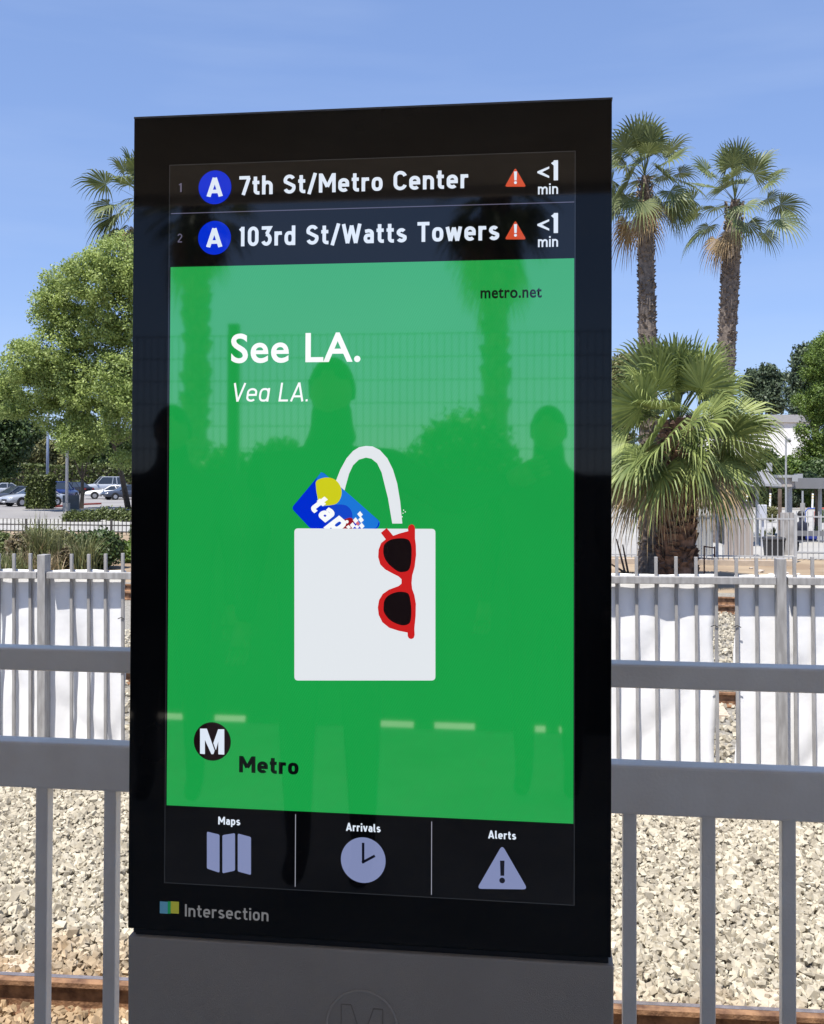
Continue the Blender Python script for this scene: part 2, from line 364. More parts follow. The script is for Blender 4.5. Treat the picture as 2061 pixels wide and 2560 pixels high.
def text_mesh(txt, bold=0.0, shear=0, spacing=1.0):
    cu = bpy.data.curves.new('t', 'FONT'); cu.body = txt; cu.size = 1; cu.offset = bold; cu.shear = shear; cu.space_character = spacing; cu.resolution_u = 6
    ob = bpy.data.objects.new('t', cu); COL.objects.link(ob); dg = bpy.context.evaluated_depsgraph_get()
    me = bpy.data.meshes.new_from_object(ob.evaluated_get(dg)); bpy.data.objects.remove(ob); bpy.data.curves.remove(cu)
    return me
def _caph():
    me = text_mesh('H'); z = [v.co.y for v in me.vertices]; return max(z)
CAPH = _caph()
def text(name, txt, pxl, pxr, base, cap, m, lay=3, bold=.02, shear=0, parent=None, spacing=1.0, y0=None):
    """fit a line of lettering: left and right edge, baseline and cap line (photo pixels, read at its left end)"""
    me = text_mesh(txt, bold, shear, spacing); xs = [v.co.x for v in me.vertices]; x0, x1 = min(xs), max(xs)
    xl, zb_ = kp(pxl, base); xr, _ = kp(pxr, base); _, zc_ = kp(pxl, cap); sx = (xr-xl)/(x1-x0); sz = (zc_-zb_)/(CAPH+bold)
    y = -.0008-.0004*lay if y0 is None else y0
    for v in me.vertices: v.co = (xl+(v.co.x-x0)*sx-kx, y, zb_+v.co.y*sz)
    me.name = name; me.materials.clear(); me.materials.append(m); me.update()
    return link(name, me, parent or sc_)
# lettering drawn as strokes of even weight, cap height 1
def _arc(cx, cy, rx, ry, a0, a1, n=14):
    return [(cx+rx*math.cos(R(a0+(a1-a0)*i/n)), cy+ry*math.sin(R(a0+(a1-a0)*i/n))) for i in range(n+1)]
def glyph(ch, w):
    h = w/2; X = .72; T = 1-h; B = h; xt = X-h
    def bowl(cx, cy, rx, ry, sq=.55): # squarish closed bowl
        P = []
        for i in range(40):
            t = 2*math.pi*i/40; c_, s_ = math.cos(t), math.sin(t)
            P.append((cx+rx*math.copysign(abs(c_)**(2/2.7), c_), cy+ry*math.copysign(abs(s_)**(2/2.7), s_)))
        return P+[P[0]]
    W = {'o': .54, 'a': .52, 'e': .54}.get(ch, .54)
    L_ = h; Rr = W-h; cx = W/2
    if ch == 'A': return [[(h*.7, 0), (.34, 1)], [(.34, 1), (.68-h*.7, 0)], [(.14+h*.3, .27), (.54-h*.3, .27)]], .68
    if ch == 'M': return [[(h, 0), (h, 1)], [(h*1.3, 1-h*.6), (.42, .30)], [(.42, .30), (.84-h*1.3, 1-h*.6)], [(.84-h, 1), (.84-h, 0)]], .84
    if ch == 'C': return [_arc(.33, T-.24+0, .33-h, .24, 15, 180)+_arc(.33, B+.24, .33-h, .24, 180, 345)], .64
    if ch == 'S': return [_arc(.31, T-.215, .29-h*.9, .215, 25, 200, 12)+[(.22, .565), (.40, .47)]+_arc(.31, B+.235, .31-h, .235, 20, -158, 12)], .62
    if ch == 'W': return [[(h*.7, 1), (.26, 0+h*.3)], [(.26, h*.3), (.46, .92)], [(.46, .92), (.66, h*.3)], [(.66, h*.3), (.92-h*.7, 1)]], .92
    if ch == 'T': return [[(0, T), (.58, T)], [(.29, T), (.29, 0)]], .58
    if ch == 'I': return [[(h, 0), (h, 1)]], w
    if ch == '/': return [[(.0+h*.6, -.06), (.42-h*.6, 1.04)]], .42
    if ch == '7': return [[(0, T), (.54, T)], [(.54-h*.5, T), (.20, 0)]], .54
    if ch == '1': return [[(.26-h, 0), (.26-h, 1)], [(.26-h, T), (.04, .80)]], .30
    if ch == '0': return [[(L_, .5)]+_arc(.27, T-.22, .27-h, .22, 180, 0)+_arc(.27, B+.22, .27-h, .22, 0, -180)+[(L_, .5)]], .54
    if ch == '3': return [[(.03, T), (.44, T), (.28, .60)], [(.24, .58)]+_arc(.26, B+.245, .27-h, .245, 75, -155, 16)], .54
    if ch == '2': return [_arc(.27, T-.22, .27-h, .22, 165, -20)+[(.06, h)], [(.04, h), (.52, h)]], .54
    if ch == 't': return [[(.15, .95), (.15, B+.12)]+_arc(.15+.13, B+.12, .13, .12, 180, 275, 6)+[(.36, B)], [(0, X-h*.9), (.35, X-h*.9)]], .36
    if ch == 'h': return [[(h, 0), (h, 1)], [(h, .42)]+_arc(.27, xt-.18, .27-h, .18, 150, 0, 10)+[(Rr, 0)]], W
    if ch == 'n': return [[(h, 0), (h, X)], [(h, .42)]+_arc(.27, xt-.18, .27-h, .18, 150, 0, 10)+[(Rr, 0)]], W
    if ch == 'm': return [[(h, 0), (h, X)], [(h, .42)]+_arc(.24, xt-.16, .24-h, .16, 150, 0, 10)+[(.48-h, 0)], [(.48-h, .42)]+_arc(.64, xt-.16, .24-h, .16, 150, 0, 10)+[(.88-h, 0)]], .88
    if ch == 'r': return [[(h, 0), (h, X)], [(h, .40)]+_arc(.26, xt-.16, .26-h, .16, 160, 75, 8)+[(.37, xt)]], .37
    if ch == 'e': return [[(L_+.02, X*.50), (Rr, X*.50)]+_arc(cx, xt-.17, cx-h, .17, 0, 180)+_arc(cx, B+.17, cx-h, .17, 180, 320, 12)], W
    if ch == 'o': return [bowl(cx, X/2, cx-h, X/2-h)], W
    if ch == 'd': return [bowl(cx, X/2, cx-h, X/2-h), [(Rr, 0), (Rr, 1)]], W
    if ch == 'p': return [bowl(cx, X/2, cx-h, X/2-h), [(h, -.24), (h, X)]], W
    if ch == 'a': return [[(.07, xt-.03)]+_arc(.24, xt-.15, .26-h, .15, 120, 0, 9)+[(.50-h, 0)], [(.50-h, X*.56), (.22, X*.56)]+_arc(.2, X*.28+h*.5, .2-h, X*.28-h*.5, 90, 270, 10)+[(.30, h), (.50-h, .14)]], .50
    if ch == 's': return [_arc(.235, xt-.135, .215-h*.8, .135, 30, 195, 10)+[(.16, .395), (.32, .325)]+_arc(.24, B+.145, .235-h*.8, .145, 20, -155, 10)], .47
    if ch == 'w': return [[(h*.7, X), (.21, h*.2)], [(.21, h*.2), (.375, X*.95)], [(.375, X*.95), (.54, h*.2)], [(.54, h*.2), (.75-h*.7, X)]], .75
    if ch == 'v': return [[(h*.6, X), (.25, h*.2)], [(.25, h*.2), (.50-h*.6, X)]], .50
    if ch == 'i': return [[(h, 0), (h, X)], [(h, X+.12), (h, X+.12+w)]], w
    if ch == 'l': return [[(h, 1), (h, B+.1)]+_arc(h+.1, B+.1, .1, .1, 180, 270, 5)+[(h+.15, h)]], h+.16
    if ch == 'c': return [_arc(cx, xt-.17, cx-h, .17, 25, 180)+_arc(cx, B+.17, cx-h, .17, 180, 335, 12)], W*.94
    if ch == 'L': return [[(h, 1), (h, 0)], [(h, h), (.50, h)]], .50
    if ch == 'V': return [[(h*.7, 1), (.32, h*.2)], [(.32, h*.2), (.64-h*.7, 1)]], .64
    if ch == '.': return [[(h, 0), (h, w*1.05)]], w*1.05
    if ch == 'y': return [[(0, X), (.25, 0)]], .5
    return [], .28
def stext(name, txt, pxl, pxr, base, cap, m, lay=3, wt=.17, gap=.13, slant=0, parent=None, y0=None, ital=0):
    xl, zb_ = kp(pxl, base); xr, _ = kp(pxr, base); _, zc_ = kp(pxl, cap); pen = 0; quads = []
    for ch in txt:
        st, adv = glyph(ch, wt)
        if ch == '\u0251': st, adv = glyph('d', wt); st = [st[0], [(adv-wt/2, 0), (adv-wt/2, .72)]]
        for P in st:
            P = [Vector(p) for p in P]; P = [p for i, p in enumerate(P) if i == 0 or (p-P[i-1]).length > 1e-5]
            closed = (P[0]-P[-1]).length < 1e-4; Lr = []
            for i, p in enumerate(P):
                a = P[i-1] if i > 0 else (P[-2] if closed else None); b = P[i+1] if i < len(P)-1 else (P[1] if closed else None)
                d1 = (p-a).normalized() if a is not None else None; d2 = (b-p).normalized() if b is not None else None
                if d1 is None: d1 = d2
                if d2 is None: d2 = d1
                n1 = Vector((-d1.y, d1.x)); n2 = Vector((-d2.y, d2.x)); nn = n1+n2
                nn = nn.normalized() if nn.length > 1e-4 else n1
                k_ = min(2.2, 1/max(.3, nn.dot(n1))); Lr.append((p+nn*wt/2*k_, p-nn*wt/2*k_))
            for (a1, b1), (a2, b2) in zip(Lr[:-1], Lr[1:]): quads.append([(q.x+pen, q.y) for q in (a1, a2, b2, b1)])
        pen += adv+gap
    pen -= gap
    if txt[-1] == ' ': pass
    sx = (xr-xl)/pen; sz = zc_-zb_; y = -.0008-.0004*lay if y0 is None else y0; b = MB()
    for i, q in enumerate(quads):
        b.add([(xl-kx+(u+v*ital)*sx, y-.000004*(i % 9), zb_+v*sz) for u, v in q], [(0, 1, 2, 3)])
    me = bpy.data.meshes.new(name); me.from_pydata(b.v, [], b.f); me.materials.append(m); me.update()
    return link(name, me, parent or sc_)
# green advert
zg1 = (kp(425, 668)[1]+kp(1434, 646.5)[1])/2; zg0 = (kp(413, 2011)[1]+kp(1432, 2060)[1])/2
gx0, gx1 = X0+.0035, X0+SW-.002
sub('green_panel', [[(gx0, zg0), (gx1, zg0), (gx1, zg1), (gx0, zg1)]], M_green, 1)
# header
zl = (kp(425, 534.7)[1]+kp(1435, 505.6)[1])/2
sub('divider_line', [[(gx0, zl-.0007), (gx1, zl-.0007), (gx1, zl+.0007), (gx0, zl+.0007)]], M_grey, 2)
f_ = .0012
sub('screen_border', [[(X0, Z1-f_), (X0+SW, Z1-f_), (X0+SW, Z1), (X0, Z1)], [(X0, Z1-SH), (X0+SW, Z1-SH), (X0+SW, Z1-SH+f_), (X0, Z1-SH+f_)],
    [(X0, Z1-SH+f_), (X0+f_, Z1-SH+f_), (X0+f_, Z1-f_), (X0, Z1-f_)], [(X0+SW-f_, Z1-SH+f_), (X0+SW, Z1-SH+f_), (X0+SW, Z1-f_), (X0+SW-f_, Z1-f_)]],
    emis('screen_edge_line', (40, 42, 46), E), 1)
for i, (cyy, num, nb, nc, dest, xr_, bb, cc_) in enumerate((
        (468.9, '1', 481, 459, '7th St/Metro Center', 1171, 488.6, 441.5), (595, '2', 607, 585, '103rd St/Watts Towers', 1247.6, 616.6, 568))):
    c = kp(538.5-i, cyy); r = kp(579, cyy)[0]-kp(538, cyy)[0]
    sub('line_disc', [circ(c, r)], M_blue, 2)
    stext('line_letter', 'A', 519-i, 557-i, cyy+23.7, cyy-23, M_white, 3, .19)
    stext('row_number', num, 448 if i == 0 else 445, 457, nb, nc, M_grey, 3, .13)
    stext('destination_text', dest, 599.5, xr_, bb, cc_, M_white, 3, .175, .13)
    T = [(1289, 420+i*131.5), (1316, 467.5+i*131.5), (1262.5, 467.5+i*131.5)]
    sub('alert_triangle', [rnd([kp(*q) for q in T], .004)], M_orange, 2)
    q = kp(1289.3, 447+i*131.5)
    sub('exclamation_mark', [[(q[0]-.0019, q[1]-.003), (q[0]+.0019, q[1]-.003), (q[0]+.0025, q[1]+.0115), (q[0]-.0025, q[1]+.0115)], circ((q[0], q[1]-.0068), .0024, 20)], M_white, 3)
    d = i*131.5
    a1, b1, c1 = kp(1373.5, 417+d), kp(1344, 431.5+d), kp(1373.5, 446+d)
    A_, B_, C_ = Vector(a1), Vector(b1), Vector(c1); th = .0034
    sub('less_than_sign', [[(a1[0], a1[1]), (b1[0], b1[1]+th*.4), (b1[0], b1[1]-th*.4), (c1[0], c1[1]), (c1[0], c1[1]+th), (b1[0]+.0075, b1[1]), (a1[0], a1[1]-th)]], M_white, 3)
    stext('minute_count', '1', 1379, 1398, 452+d, 402+d, M_white, 3, .17)
    stext('minute_unit', 'min', 1345.5, 1395.5, 487+d, 460+d, M_white, 3, .15, .13)
# advert lettering
M_pure = emis('screen_pure_white', (250, 252, 252), E)
text('web_address', 'metro.net', 1202, 1355, 746, 717, M_ink, 3, .022, spacing=1.06)
text('headline_text', 'See LA.', 579, 902, 906, 835.5, M_pure, 3, .017, spacing=1.06)
stext('subline_text', 'Ve\u0251 LA.', 580, 770, 1004.5, 958, M_pure, 3, .105, .13, ital=.14)
# bag, card and sunglasses picture
def F_(u, v): return kp(680+u/3.267, 1080+v/3.267)
outer = [(505, 470), (525, 400), (560, 310), (612, 215), (665, 155), (715, 124), (770, 114), (825, 118), (885, 148), (945, 215), (990, 305), (1025, 420), (1050, 570), (1067, 747)]
inner = [(985, 747), (950, 540), (915, 400), (898, 330), (862, 256), (815, 218), (770, 209), (712, 226), (665, 272), (633, 340), (605, 440), (590, 500)]
sub('bag_handle', [[F_(*q) for q in outer+inner]], M_bag, 2)
cpoly = [(412, 322), (890, 735), (866, 792), (322, 792), (162, 622)]
sub('travel_card', [rnd([F_(*q) for q in cpoly], .006)], M_blue, 3)
sub('card_wave', [smooth_poly([F_(*q) for q in [(395, 345), (425, 338), (600, 480), (860, 712), (872, 740), (845, 785), (740, 785), (690, 740), (650, 700), (640, 640), (600, 600), (530, 592), (390, 600), (372, 470), (368, 390)]])], M_lblue, 4)
sub('card_circle', [smooth_poly([F_(*q) for q in [(545, 592), (610, 600), (650, 640), (660, 700), (640, 785), (480, 785), (455, 690), (480, 610)]])], M_mblue, 5)
sub('card_sun', [smooth_poly([F_(*q) for q in [(368, 400), (430, 373), (495, 378), (545, 412), (572, 470), (568, 530), (530, 585), (450, 600), (395, 590), (374, 520), (364, 450)]])], M_yel, 6)
sub('card_red_dot', [smooth_poly([F_(*q) for q in [(600, 712), (650, 700), (672, 730), (664, 786), (566, 786), (575, 745)]])], M_dred, 6)
tob = stext('card_lettering', 'tap', 700, 900, 1300, 1200, M_pure, 7, .20, .12); me = tob.data
xs = [v.co.x for v in me.vertices]; zs = [v.co.z for v in me.vertices]; wx0 = min(xs); wz0 = sorted(zs)[0]
unit = (kp(700, 1200)[1]-kp(700, 1300)[1]); zb0 = kp(700, 1300)[1]; wun = (max(xs)-wx0)
ca, sa = math.cos(R(-40)), math.sin(R(-40)); o0 = F_(300, 618); cut = F_(0, 787)[1]
for v in me.vertices:
    X_ = (v.co.x-wx0)/wun*.064; Z_ = (v.co.z-zb0)/unit*.034; X_ += Z_*.22
    v.co = (o0[0]+X_*ca-Z_*sa-kx, v.co.y, o0[1]+X_*sa+Z_*ca)
bmt = bmesh.new(); bmt.from_mesh(me); bmesh.ops.bisect_plane(bmt, geom=bmt.verts[:]+bmt.edges[:]+bmt.faces[:], plane_co=(0, 0, cut), plane_no=(0, 0, 1), clear_inner=True)
bmt.to_mesh(me); bmt.free()
def dia(u, v, r=24, r2=26):
    return [max_cut(F_(u+dx*r, v+dy*r2)) for dx, dy in ((0, -1), (.95, .1), (0, 1), (-.95, -.1))]
def max_cut(q): return (q[0], max(q[1], cut))
sub('card_diamonds', [dia(724, 672), dia(688, 722), dia(732, 716), dia(664, 762), dia(700, 772, 20, 18), dia(738, 766), dia(630, 775, 22, 16), circ(F_(617, 732), .0028, 16)], M_pure, 8)
sub('card_pink_diamond', [dia(706, 746, 18, 20)], M_pink, 9)
sub('bag_body', [rnd([F_(190, 786), F_(1338, 790), F_(1338, 2025), F_(190, 2025)], .0065)], M_bag, 10)
go = [(1115, 785), (1118, 808), (1050, 826), (995, 846), (942, 783), (895, 822), (935, 875), (897, 905), (876, 960), (873, 1020), (890, 1080), (930, 1120), (985, 1150), (1040, 1178), (1063, 1200), (1063, 1235), (1040, 1255), (960, 1285), (910, 1320), (880, 1370), (870, 1430), (877, 1490), (907, 1550), (962, 1595), (1040, 1620), (1112, 1634), (1113, 1662), (1122, 1680), (1142, 1688), (1162, 1679), (1170, 1655), (1168, 1600), (1178, 1500), (1180, 1400), (1168, 1330), (1150, 1280), (1145, 1230), (1150, 1170), (1170, 1100), (1182, 1000), (1180, 920), (1173, 870), (1173, 785), (1163, 760), (1145, 752), (1124, 762)]
sub('sunglasses_frame', [[F_(*q) for q in go]], M_red, 11)
l1 = [(915, 960), (925, 915), (970, 880), (1030, 867), (1090, 868), (1125, 885), (1143, 930), (1145, 1000), (1138, 1080), (1120, 1125), (1085, 1140), (1040, 1138), (990, 1105), (945, 1060), (920, 1010)]
l2 = [(917, 1430), (925, 1370), (960, 1330), (1020, 1305), (1080, 1303), (1120, 1320), (1135, 1370), (1143, 1440), (1140, 1520), (1125, 1560), (1085, 1575), (1040, 1568), (980, 1540), (940, 1500), (920, 1465)]
for l_ in (l1, l2): sub('sunglasses_lens', [smooth_poly([F_(*q) for q in l_])], M_lens, 12)
sub('white_specks', [circ(F_(u, v), .0009, 10) for u, v in ((1078, 638), (1091, 652), (1073, 663), (1066, 692))], M_pure, 3)
# operator mark and footer
def G_(u, v): return kp(300+u/2.48, 1720+v/2.48)
def H_(u, v): return kp(900+u/2.567, 1720+v/2.567)
sub('logo_disc', [circ(G_(575, 330), .0322)], emis('screen_disc_black', (26, 14, 16), E), 2)
sub('logo_letter', [[G_(*q) for q in P] for P in (
    [(500, 250), (542, 250), (590, 385), (583, 408), (570, 408), (530, 320), (530, 408), (500, 405)],
    [(612, 254), (650, 254), (650, 411), (613, 409), (613, 330), (598, 384), (582, 340)])], M_white, 3)
stext('operator_name', 'Metro', 599, 747.5, 1930, 1889, M_ink, 3, .20, .10)
stext('menu_label', 'Maps', 547, 601.5, 2060, 2040.5, M_white, 3, .18, .12)
stext('menu_label', 'Arrivals', 866.5, 952, 2076, 2056, M_white, 3, .18, .12)
stext('menu_label', 'Alerts', 1221.5, 1290.5, 2095, 2075, M_white, 3, .18, .12)
for P in ([(542, 888), (620, 907), (620, 1143), (542, 1117)], [(638, 910), (716, 898), (716, 1130), (638, 1147)], [(733, 900), (815, 922), (815, 1157), (733, 1135)]):
    sub('map_icon_panel', [rnd([G_(*q) for q in P], .0025)], M_lav, 2)
sub('clock_icon', [circ(G_(1510, 1065), .0373)], M_lav, 2)
a, b, c = Vector(G_(1510, 965)), Vector(G_(1510, 1076)), Vector(G_(1576, 1041))
def strip(a, b, w_):
    d = (b-a).normalized(); n_ = Vector((-d.y, d.x))*w_; a = a-d*w_; b = b+d*w_
    return [tuple(a+n_), tuple(b+n_), tuple(b-n_), tuple(a-n_)]
sub('clock_hands', [strip(a, b, .0021), strip(b, c, .0021)], emis('icon_dark', (12, 14, 28), E), 3)
sub('warning_icon', [rnd([H_(914, 1005), H_(1078, 1290), H_(752, 1286)], .008)], M_lav, 2)
sub('warning_mark', [[H_(900, 1105), H_(929, 1105), H_(927, 1202), H_(903, 1202)], circ(H_(914, 1232), .0046, 24)], MATS['icon_dark'], 3)
for u, v0, v1 in ((740, 2035, 2216), (1080, 2053, 2236)):
    a = kp(u, v0); b = kp(u, v1); sub('menu_divider', [[(a[0]-.0006, b[1]), (a[0]+.0006, b[1]), (a[0]+.0006, a[1]), (a[0]-.0006, a[1])]], emis('screen_rule', (150, 152, 165), E), 2)
# maker mark printed on the glass, brightened by an added faint glow
M_pg = mat('glowing_grey_print', (.12, .12, .12), .5, emit=(.09, .09, .09), es=1)
fg = bpy.data.objects['front_glass']
stext('maker_name', 'Intersection', 463, 672, 2290.5, 2260, M_pg, 0, .15, .13, parent=fg, y0=-.0006)
for nm, u0, u1, c_ in (('maker_mark_blue', 400.5, 420, (.06, .17, .25)), ('maker_mark_green', 420.4, 427.4, (.01, .20, .06)), ('maker_mark_yellow', 427.8, 448, (.26, .26, .03))):
    P = rect(u0, 2253, u1, 2284); b = MB().add([(x-kx, -.0006, z) for x, z in P], [(0, 1, 2, 3)]); b.build('maker_mark', mat(nm, c_, .5, emit=c_, es=.4), fg)
tag(ki, 'tall black digital information kiosk with green advert screen on grey base', 'kiosk')

# ------------------------------------------------------------------ platform canopy (gives the shade; above and behind the viewer)
M_can = mat('canopy_steel', (.40, .36, .32), .5, var=.1)
cn = empty('platform_canopy', (0, 0, 0))
MB().box(-5.5, 3.2, -3.8, 2.4, 3.5, 3.58).build('roof', M_can, cn)
for y in (-3.85, 2.4): MB().box(-5.5, 3.2, y, y+.05, 3.44, 3.62).build('fascia', M_can, cn)
for x in (-5.3, 3.0): MB().box(x-.12, x+.12, -.1, .14, 0, 3.5).build('column', M_can, cn)
tag(cn, 'dark flat platform canopy whose edge is reflected at the top of the screen', 'canopy')

# ------------------------------------------------------------------ banner fence between the tracks
M_galv = mat('weathered_galvanised', (.26, .25, .24), .5, col2=(.37, .36, .35), scale=5, stretch=(6, 6, 1.2), bump=.15, bscale=80)
YF = 9.0; TILT = .0085
fe = empty('banner_fence', (0, YF, G)); fe.rotation_euler = (0, -TILT, 0)
zr1 = zpx(1530, 1441, YF-.092)-G; zr0 = zpx(1530, 1459, YF-.092)-G; zp = zpx(1547, 1391, YF-.02)-G; zpost = zpx(1954, 1395, YF)-G
xf = lambda px: at(px, 1500, YF).x
zr1 -= TILT*.57; zr0 -= TILT*.57; zp -= TILT*.6; zpost -= TILT*2
post_x = [xf(118), xf(118)+2.15, xf(118)+4.3, xf(1954), xf(118)-2.15, xf(1954)+2.15]
sx_ = [xf(q) for q in (2, 40, 81, 184, 227, 269, 312, 1547, 1596, 1645, 1695, 1745, 1795, 1846, 1896, 1991, 2036)]
x = sx_[6]+.172
while x < sx_[7]-.1:
    if min(abs(x-q) for q in post_x) > .09: sx_.append(x)
    x += .172
sx_ += [xf(2036)+.17*i for i in range(1, 10)]+[xf(2)-.17*i for i in range(1, 10)]
pm = MB().box(-.0135, .0135, -.02, .005, .02, zp).mesh('picket', M_galv, bevel=.002)
for x in sx_:
    if min(abs(x-q) for q in post_x) > .06: o_ = link('picket', pm, fe, (x, 0, random.uniform(-.006, .006)))
for x in post_x:
    MB().box(x-.038, x+.038, -.09, .024, 0, zpost).build('post', M_galv, fe, bevel=.004)
ps = sorted(post_x)
for a_, b_ in zip(ps[:-1], ps[1:]):
    MB().box(a_+.052, b_-.043, -.092, -.0205, zr0, zr1).build('top_rail', M_galv, fe, bevel=.004)
    MB().box(a_+.052, b_-.043, -.092, -.0205, .14, .19).build('bottom_rail', M_galv, fe, bevel=.004)
tag(fe, 'weathered grey picket fence standing between the tracks with white banners tied behind it', 'fence')
M_ban = mat('white_vinyl', (.82, .82, .825), .5, col2=(.86, .86, .865), scale=2.5, bump=.25, bscale=7)
def banner(x0, x1, label, seed, z0=.10):
    r = random.Random(seed); e = empty('banner', ((x0+x1)/2, YF+.011, G)); e.rotation_euler = (0, -TILT, 0); mx_ = (x0+x1)/2
    e.location.z += TILT*mx_
    nx, nz_ = 90, 70; V = []; zt0 = zr1+.012
    folds = [(r.uniform(x0, x1), r.uniform(.3, zt0*.75), r.uniform(-1.2, 1.2), r.uniform(.006, .024), r.uniform(.05, .13), r.uniform(.2, .55)) for _ in range(int(8*(x1-x0)))]
    for j in range(nz_+1):
        z = z0+(zt0-z0)*j/nz_
        for i in range(nx+1):
            u = i/nx; x = x0+(x1-x0)*u
            edge = .018*math.sin(z*7+seed)*((1-min(1, min(x-x0, x1-x)*7)))
            y = .004*math.sin(x*5+seed+z*2)*(1-z/zt0)+.004
            for fx, fz, sl, am, wd, ln in folds:
                dx = (x-fx)-(z-fz)*sl; dz = (z-fz)/ln
                y += am*math.exp(-dx*dx/(wd*wd))*math.exp(-dz*dz)
            zz = z + (.004*math.sin(x*9+seed)+.002*math.sin(x*23) if j == nz_ else 0)
            V.append((x+edge-mx_, y+.001, zz))
    F = [(j*(nx+1)+i, j*(nx+1)+i+1, (j+1)*(nx+1)+i+1, (j+1)*(nx+1)+i) for j in range(nz_) for i in range(nx)]
    cl_ = link('cloth', mesh_np('cloth', V, F, M_ban, True), e)
    sm = cl_.modifiers.new('thickness', 'SOLIDIFY'); sm.thickness = .0015; sm.offset = 1
    M_tieb = mat('black_cable_tie', (.02, .02, .02), .5)
    for zz in (zr1-.42, zr1-.9):
        for xe in (x0+.01, x1-.01):
            MB().tube([(xe-mx_-.03, -.042, zz), (xe-mx_, -.04, zz+.012), (xe-mx_+.03, -.038, zz-.004)], .004, 5).build('cable_tie', M_tieb, e)
    tag(e, label, 'banner', 'blank white banners on the fence between the tracks'); return e
banner(xf(2)-1.2, xf(313), 'blank white vinyl banner behind the fence left of the kiosk', 1)
banner(xf(345), xf(1792), 'long blank white banner behind the fence from kiosk to the stony gap', 2)
banner(xf(1843), xf(2061)+1.3, 'blank white banner on the fence right of the stony gap', 3)
#PART2
# ------------------------------------------------------------------ foliage tools
def leafmat(name, c1, c2, tr=.3): return mat(name, c1, .55, col2=c2, scale=.5, island=.7, transl=tr)
def leaves(name, lobes, n, size, m, parent=None, seed=0, flat=.75, origin=None, gap=.33, core=.55):
    """leaf sized faces through the volume of the lobes [(center, radius)]"""
    r = np.random.default_rng(seed); C = np.array([tuple(c) for c, _ in lobes]); Rr = np.array([q for _, q in lobes])
    wts = Rr**2.3; idx = r.choice(len(lobes), n, p=wts/wts.sum())
    d = r.normal(size=(n, 3)); d /= np.linalg.norm(d, axis=1)[:, None]
    rad = Rr[idx]*(1-(1-core)*r.random(n)**1.6)
    # twig clusters: snap to cluster centres
    P = C[idx]+d*rad[:, None]*np.array([1, 1, flat])
    f = 2.6/np.median(Rr)
    ns = (np.sin(P[:, 0]*f*1.3+seed)+np.sin(P[:, 1]*f*1.1+1.7*seed)+np.sin(P[:, 2]*f*1.7+P[:, 0]*f*.6)+np.sin(P[:, 2]*f*3.1+P[:, 0]*f*2.3+2))/4
    keep = ns > -gap; P = P[keep]; d = d[keep]; idx = idx[keep]
    k = 4; P = np.repeat(P, k, axis=0); d = np.repeat(d, k, axis=0); P = P+r.normal(size=P.shape)*size*1.5; n = len(P)
    a = r.normal(size=(n, 3)); a += d*.2; a[:, 2] -= .1; a /= np.linalg.norm(a, axis=1)[:, None]
    nn = d*1.0+r.normal(size=(n, 3))*.55; nn[:, 2] += .6; b = np.cross(nn, a); b /= np.linalg.norm(b, axis=1)[:, None]+1e-9
    s = (size*r.uniform(.6, 1.4, n))[:, None]
    V = np.stack([P-a*s, P+b*s*.55, P+a*s, P-b*s*.55], 1).reshape(-1, 3)
    if origin is not None: V = V-np.array(tuple(origin))
    F = np.arange(4*n).reshape(-1, 4)
    o = link(name, mesh_np(name, V, F, m), parent); return o
def lobes_px(L, Y, jit=.5, seed=0):
    r = random.Random(seed); out = []
    for px, py, rp in L:
        c = at(px, py, Y); rr = rp*(c-CAM).length/FPX*.92; c = at(px, py, Y+r.uniform(-jit, jit)*rr*1.5)
        out.append((c, rr))
        for _ in range(5):
            v = Vector((r.uniform(-1, 1), r.uniform(-1, 1), r.uniform(-1, 1))).normalized()*rr*.75
            out.append((c+v, rr*r.uniform(.28, .5)))
    return out
M_leafA = leafmat('camphor_leaf', (.125, .19, .04), (.46, .55, .17), .38)
M_leafB = leafmat('dark_leaf', (.025, .05, .012), (.08, .13, .03), .2)
M_leafC = leafmat('blue_green_leaf', (.035, .06, .03), (.11, .15, .08), .2)
M_leafD = leafmat('olive_leaf', (.09, .10, .03), (.22, .21, .08), .2)
M_leafE = leafmat('fresh_leaf', (.05, .10, .015), (.20, .29, .05))
M_hedge = leafmat('hedge_leaf', (.045, .065, .015), (.13, .16, .04), .15)
M_bark = mat('bark', (.10, .075, .055), .9, col2=(.20, .16, .12), scale=3, stretch=(4, 4, .7), bump=.5, bscale=12)
def tree(name, base, lobes, n, size, m, label, seed, cat='tree', trunk_r=.25, limbs=6, group=None, lean=0, gap=.33):
    e = empty(name, base); B = Vector(base); C = sum((c for c, _ in lobes), Vector())/len(lobes)
    t = MB(); fork = Vector((B.x+(C.x-B.x)*.35, B.y+(C.y-B.y)*.35, B.z+(C.z-B.z)*.45)) if limbs else Vector((C.x, C.y, C.z))
    t.tube([Vector((0, 0, -.1)), (fork-B)*.5+Vector((trunk_r*.3, 0, 0)), fork-B], [trunk_r*1.25, trunk_r, trunk_r*.8], 9)
    r = random.Random(seed)
    big = sorted(lobes, key=lambda q: -q[1])[:limbs]
    for c, rr in big:
        mid = (fork+c)*.5+Vector((r.uniform(-.3, .3), r.uniform(-.3, .3), -.25))*rr*.4
        t.tube([fork-B, mid-B, c-B], [trunk_r*.55, trunk_r*.35, trunk_r*.12], 6)
    t.build('trunk', M_bark, e, smooth=True)
    leaves('crown', lobes, n, size, m, e, seed, origin=B, gap=gap)
    tag(e, label, cat, group); return e

